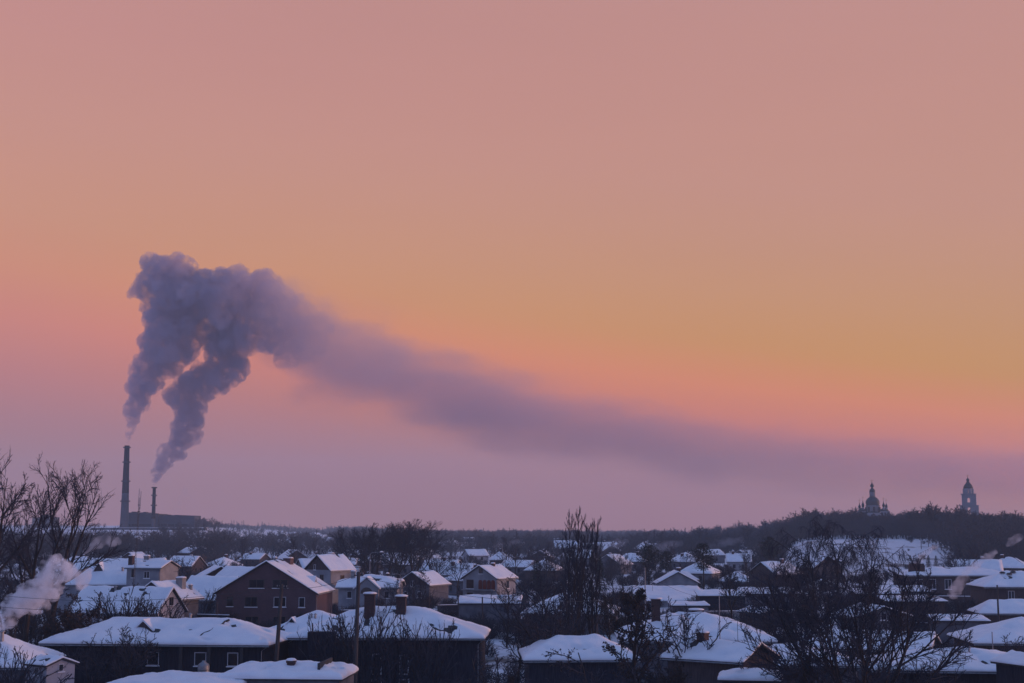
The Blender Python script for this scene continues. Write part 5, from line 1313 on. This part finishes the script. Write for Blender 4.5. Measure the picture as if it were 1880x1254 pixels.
SMK = (0.66, 0.58, 0.68)
sD = PD / FPX
head_x = lambda px: X(px, PD) - X(236, PD)
mA = smoke_mat('dense_stack_smoke', SMK, 0.13, xfade=(head_x(360), head_x(610), 0.012), noise=(.14, .37, .51), step=.15)
puffs('smoke_column', 'large billowing smoke column from the tallest chimney with the wide cloud head', 'smoke',
    [(236, 812, 3.5), (238, 795, 7), (244, 775, 12), (250, 752, 17), (257, 730, 22), (264, 708, 29), (272, 684, 34), (290, 655, 42), (308, 625, 48), (322, 598, 54), (335, 570, 58), (330, 540, 56), (302, 520, 50), (268, 524, 28), (240, 538, 10, 'x'),
     (280, 498, 20), (300, 500, 26), (335, 496, 24), (340, 484, 13, 'x'), (345, 540, 54), (400, 545, 52), (392, 510, 20, 'x'), (425, 560, 58), (460, 548, 52), (485, 530, 38), (484, 508, 18, 'x'), (500, 560, 56), (440, 615, 50), (385, 600, 46, 'x'), (540, 590, 54), (548, 548, 16, 'x'), (580, 600, 44), (500, 620, 48), (560, 630, 40)],
    PD, mA, 3, .66, ((7, 2.1), (2.8, 1.8), (1.3, 1.0)), (11, 5))
mB = smoke_mat('stack_smoke', SMK, 0.15, noise=(.15, .36, .49), step=.15)
puffs('smoke_column', 'smaller knotted grey smoke column twisting up from the short power plant chimney', 'smoke',
    [(283, 890, 3), (286, 878, 7), (292, 862, 14), (304, 845, 17), (300, 828, 12, 'x'), (318, 828, 20), (330, 806, 24), (352, 800, 16, 'x'), (330, 790, 20), (350, 770, 24), (345, 750, 28), (368, 748, 16, 'x'), (345, 732, 30), (318, 728, 18, 'x'), (340, 712, 26), (362, 700, 32), (388, 690, 36), (415, 676, 34), (442, 668, 20, 'x'), (395, 655, 24), (405, 635, 26), (418, 612, 28)],
    PD, mB, 8, .66, ((5.6, 1.9), (2.4, 1.6), (1.1, .8)), (11, 5))

# the long drifting trail: density from the distance to its bending axis, fading downwind
def trail():
    TX0, TX1 = X(440, PD), X(2500, PD)
    keys = [(440, 575, 60, 0.0), (500, 598, 102, .36), (560, 628, 112, .55), (640, 660, 108, .5), (740, 696, 104, .58), (860, 736, 98, .6), (1000, 770, 92, .54), (1150, 801, 84, .48), (1300, 826, 76, .40), (1450, 842, 70, .35), (1600, 855, 66, .32), (1880, 870, 64, .30), (2200, 890, 56, .33), (2500, 900, 40, 0.0)]
    m = bpy.data.materials.new('drifting_smoke'); m.use_nodes = True
    n, l = m.node_tree.nodes, m.node_tree.links; n.clear()
    out = n.new('ShaderNodeOutputMaterial'); pv = n.new('ShaderNodeVolumePrincipled'); pv.inputs['Color'].default_value = (0.76, .65, .70, 1)
    l.new(pv.outputs[0], out.inputs['Volume'])
    t = n.new('ShaderNodeTexCoord'); s_ = n.new('ShaderNodeSeparateXYZ'); l.new(t.outputs['Object'], s_.inputs[0])
    def M(op, a, b=None, c=None, clamp=False):
        q = n.new('ShaderNodeMath'); q.operation = op; q.use_clamp = clamp
        for i, v in enumerate((a, b, c)):
            if v is None: continue
            if isinstance(v, (int, float)): q.inputs[i].default_value = v
            else: l.new(v, q.inputs[i])
        return q.outputs[0]
    u = M('DIVIDE', M('SUBTRACT', s_.outputs['X'], TX0), TX1 - TX0, clamp=True)
    def curve(vals):
        f = n.new('ShaderNodeFloatCurve'); l.new(u, f.inputs['Value']); cv = f.mapping.curves[0]
        ks = [((X(k[0], PD) - TX0) / (TX1 - TX0), v) for k, v in zip(keys, vals)]
        while len(cv.points) < len(ks): cv.points.new(.5, .5)
        for p, (a, b) in zip(cv.points, ks): p.location = (a, b)
        f.mapping.update(); return f.outputs[0]
    zc = M('MULTIPLY', curve([Z(k[1], PD) / 300 for k in keys]), 300)
    hz = M('MULTIPLY', curve([k[2] * sD / 100 for k in keys]), 100)
    dn = curve([k[3] for k in keys])
    mp = n.new('ShaderNodeMapping'); mp.inputs['Rotation'].default_value = (0, math.radians(-14), 0); mp.inputs['Scale'].default_value = (.3, 1, 1); l.new(t.outputs['Object'], mp.inputs[0])
    nz = n.new('ShaderNodeTexNoise'); nz.inputs['Scale'].default_value = .044; nz.inputs['Detail'].default_value = 4; nz.inputs['Roughness'].default_value = .55; l.new(mp.outputs[0], nz.inputs['Vector'])
    nb = n.new('ShaderNodeTexNoise'); nb.inputs['Scale'].default_value = .04; nb.inputs['Detail'].default_value = 4; l.new(t.outputs['Object'], nb.inputs['Vector'])
    near = n.new('ShaderNodeMapRange'); l.new(s_.outputs['X'], near.inputs[0]); near.inputs[1].default_value = X(560, PD); near.inputs[2].default_value = X(900, PD); near.inputs[3].default_value = 1; near.inputs[4].default_value = 0
    rz = M('DIVIDE', M('SUBTRACT', s_.outputs['Z'], zc), hz); ry = M('DIVIDE', M('SUBTRACT', s_.outputs['Y'], PD), M('MULTIPLY', hz, 1.2))
    rn = M('SQRT', M('ADD', M('MULTIPLY', rz, rz), M('MULTIPLY', ry, ry)))
    rn = M('ADD', rn, M('MULTIPLY', M('SUBTRACT', nz.outputs[0], .5), 1.5))
    rn = M('ADD', rn, M('MULTIPLY', M('MULTIPLY', M('SUBTRACT', nb.outputs[0], .5), 1.0), near.outputs[0]))
    mr = n.new('ShaderNodeMapRange'); mr.interpolation_type = 'SMOOTHSTEP'; l.new(rn, mr.inputs[0]); mr.inputs[1].default_value = 1.0; mr.inputs[2].default_value = .25; mr.inputs[3].default_value = 0; mr.inputs[4].default_value = 1
    l.new(M('MULTIPLY', M('MULTIPLY', mr.outputs[0], dn), .037), pv.inputs['Density'])
    m.cycles.volume_step_rate = .12
    vs, fs = [], []; N = 20
    for k in keys:
        for i in range(N):
            a = 2 * PI * i / N; h = k[2] * sD * 1.4 + 1; vs.append((X(k[0], PD), PD + 1.2 * h * math.cos(a), Z(k[1], PD) + h * math.sin(a)))
    for k in range(len(keys) - 1):
        for i in range(N): j = (i + 1) % N; fs.append((k * N + i, k * N + j, (k + 1) * N + j, (k + 1) * N + i))
    fs.append(tuple(range(N))[::-1]); fs.append(tuple(range((len(keys) - 1) * N, len(keys) * N)))
    o = MB().add(vs, fs).build('smoke_trail', m, smooth=True)
    tag(o, 'long mauve smoke trail sinking across the sky from the cloud head to the churches', 'smoke')
trail()

wisp = lambda nm, d, ns, lo=.33, hi=.62: smoke_mat(nm, (.985, .97, .985), d, noise=(ns, lo, hi), step=.6)
puffs('chimney_smoke', 'pink grey chimney smoke billowing over the dark bushes in the lower corner', 'smoke',
    [(-25, 1165, 13), (-5, 1148, 17), (14, 1130, 20), (30, 1112, 23), (50, 1098, 27), (74, 1100, 22, 'x'), (72, 1080, 22), (95, 1075, 25), (92, 1050, 22), (104, 1032, 17), (116, 1058, 24), (136, 1050, 16), (152, 1072, 14), (160, 1052, 9)], 134, wisp('near_chimney_smoke', 2.0, 1.0, .40, .68), 12, .09, ((.5, .22), (.2, .1)))
puffs('chimney_smoke', 'thin pale smoke curling up behind the long brown building roof', 'smoke', [(1748, 1092, 9), (1758, 1078, 12), (1770, 1060, 10), (1780, 1046, 8), (1796, 1034, 8), (1812, 1022, 8), (1826, 1014, 6)], 226, wisp('roof_smoke', .55, .6), 13, .16, ((.8, .3),))
puffs('chimney_smoke', 'rosy smoke puff slanting from the wide brick chimney block over the snow slope', 'smoke', [(1680, 1034, 4), (1688, 1026, 6), (1697, 1017, 7), (1708, 1009, 7), (1720, 1004, 5)], 285, wisp('block_smoke', .7, .6), 14, .18, ((.8, .3),))
puffs('chimney_smoke', 'faint grey smoke hanging left of the antenna mast over the tree belt', 'smoke', [(160, 1012, 8), (178, 1000, 11), (195, 990, 12), (210, 995, 12)], 290, wisp('belt_smoke', .22, .4), 15, .3, ((1.2, .5),))
puffs('chimney_smoke', 'pale smoke drifting before the dark woods at the right edge', 'smoke', [(1850, 1000, 5), (1858, 992, 8), (1872, 985, 9)], 420, wisp('wood_smoke', .2, .3), 16, .3, ((1.2, .5),))
for i, (px, py, r, D) in enumerate(((1120, 1002, 16, 560), (1215, 1006, 18, 600), (1330, 998, 16, 640), (1400, 1008, 14, 520), (1050, 1010, 12, 520), (1640, 1072, 10, 300), (930, 1000, 12, 620))):
    puffs('chimney_smoke', ('low smoke veil right of the twin poplars', 'flat smoke veil above the white cottage', 'smoke veil lying against the wooded hill foot', 'smoke veil left of the snow slope', 'smoke veil behind the twin poplars', 'warm wisp of smoke before the low sheds at the slope foot', 'smoke veil over the far roofs behind the red arch house')[i], 'smoke',
        [(px - r * 1.8, py + r * .35, r * .45), (px - r, py + r * .1, r * .6), (px, py - r * .1, r * .62), (px + r, py - r * .3, r * .55), (px + r * 1.9, py - r * .5, r * .35)], D, smoke_mat('stove_smoke', (.9, .9, .95), .05 if D > 400 else .12, noise=(.18, .35, .62), step=.8), 40 + i, .5, ((3, 1.2),), (6, 3))
puffs('steam_wisp', 'thin steam wisp over the power plant halls', 'smoke', [(322, 944, 4), (326, 930, 7), (332, 915, 9), (342, 905, 8)], PD, smoke_mat('plant_steam', (.8, .8, .85), .02, noise=(.12, .4, .62), step=.6), 17, 1.0, ((5, 1.5),))
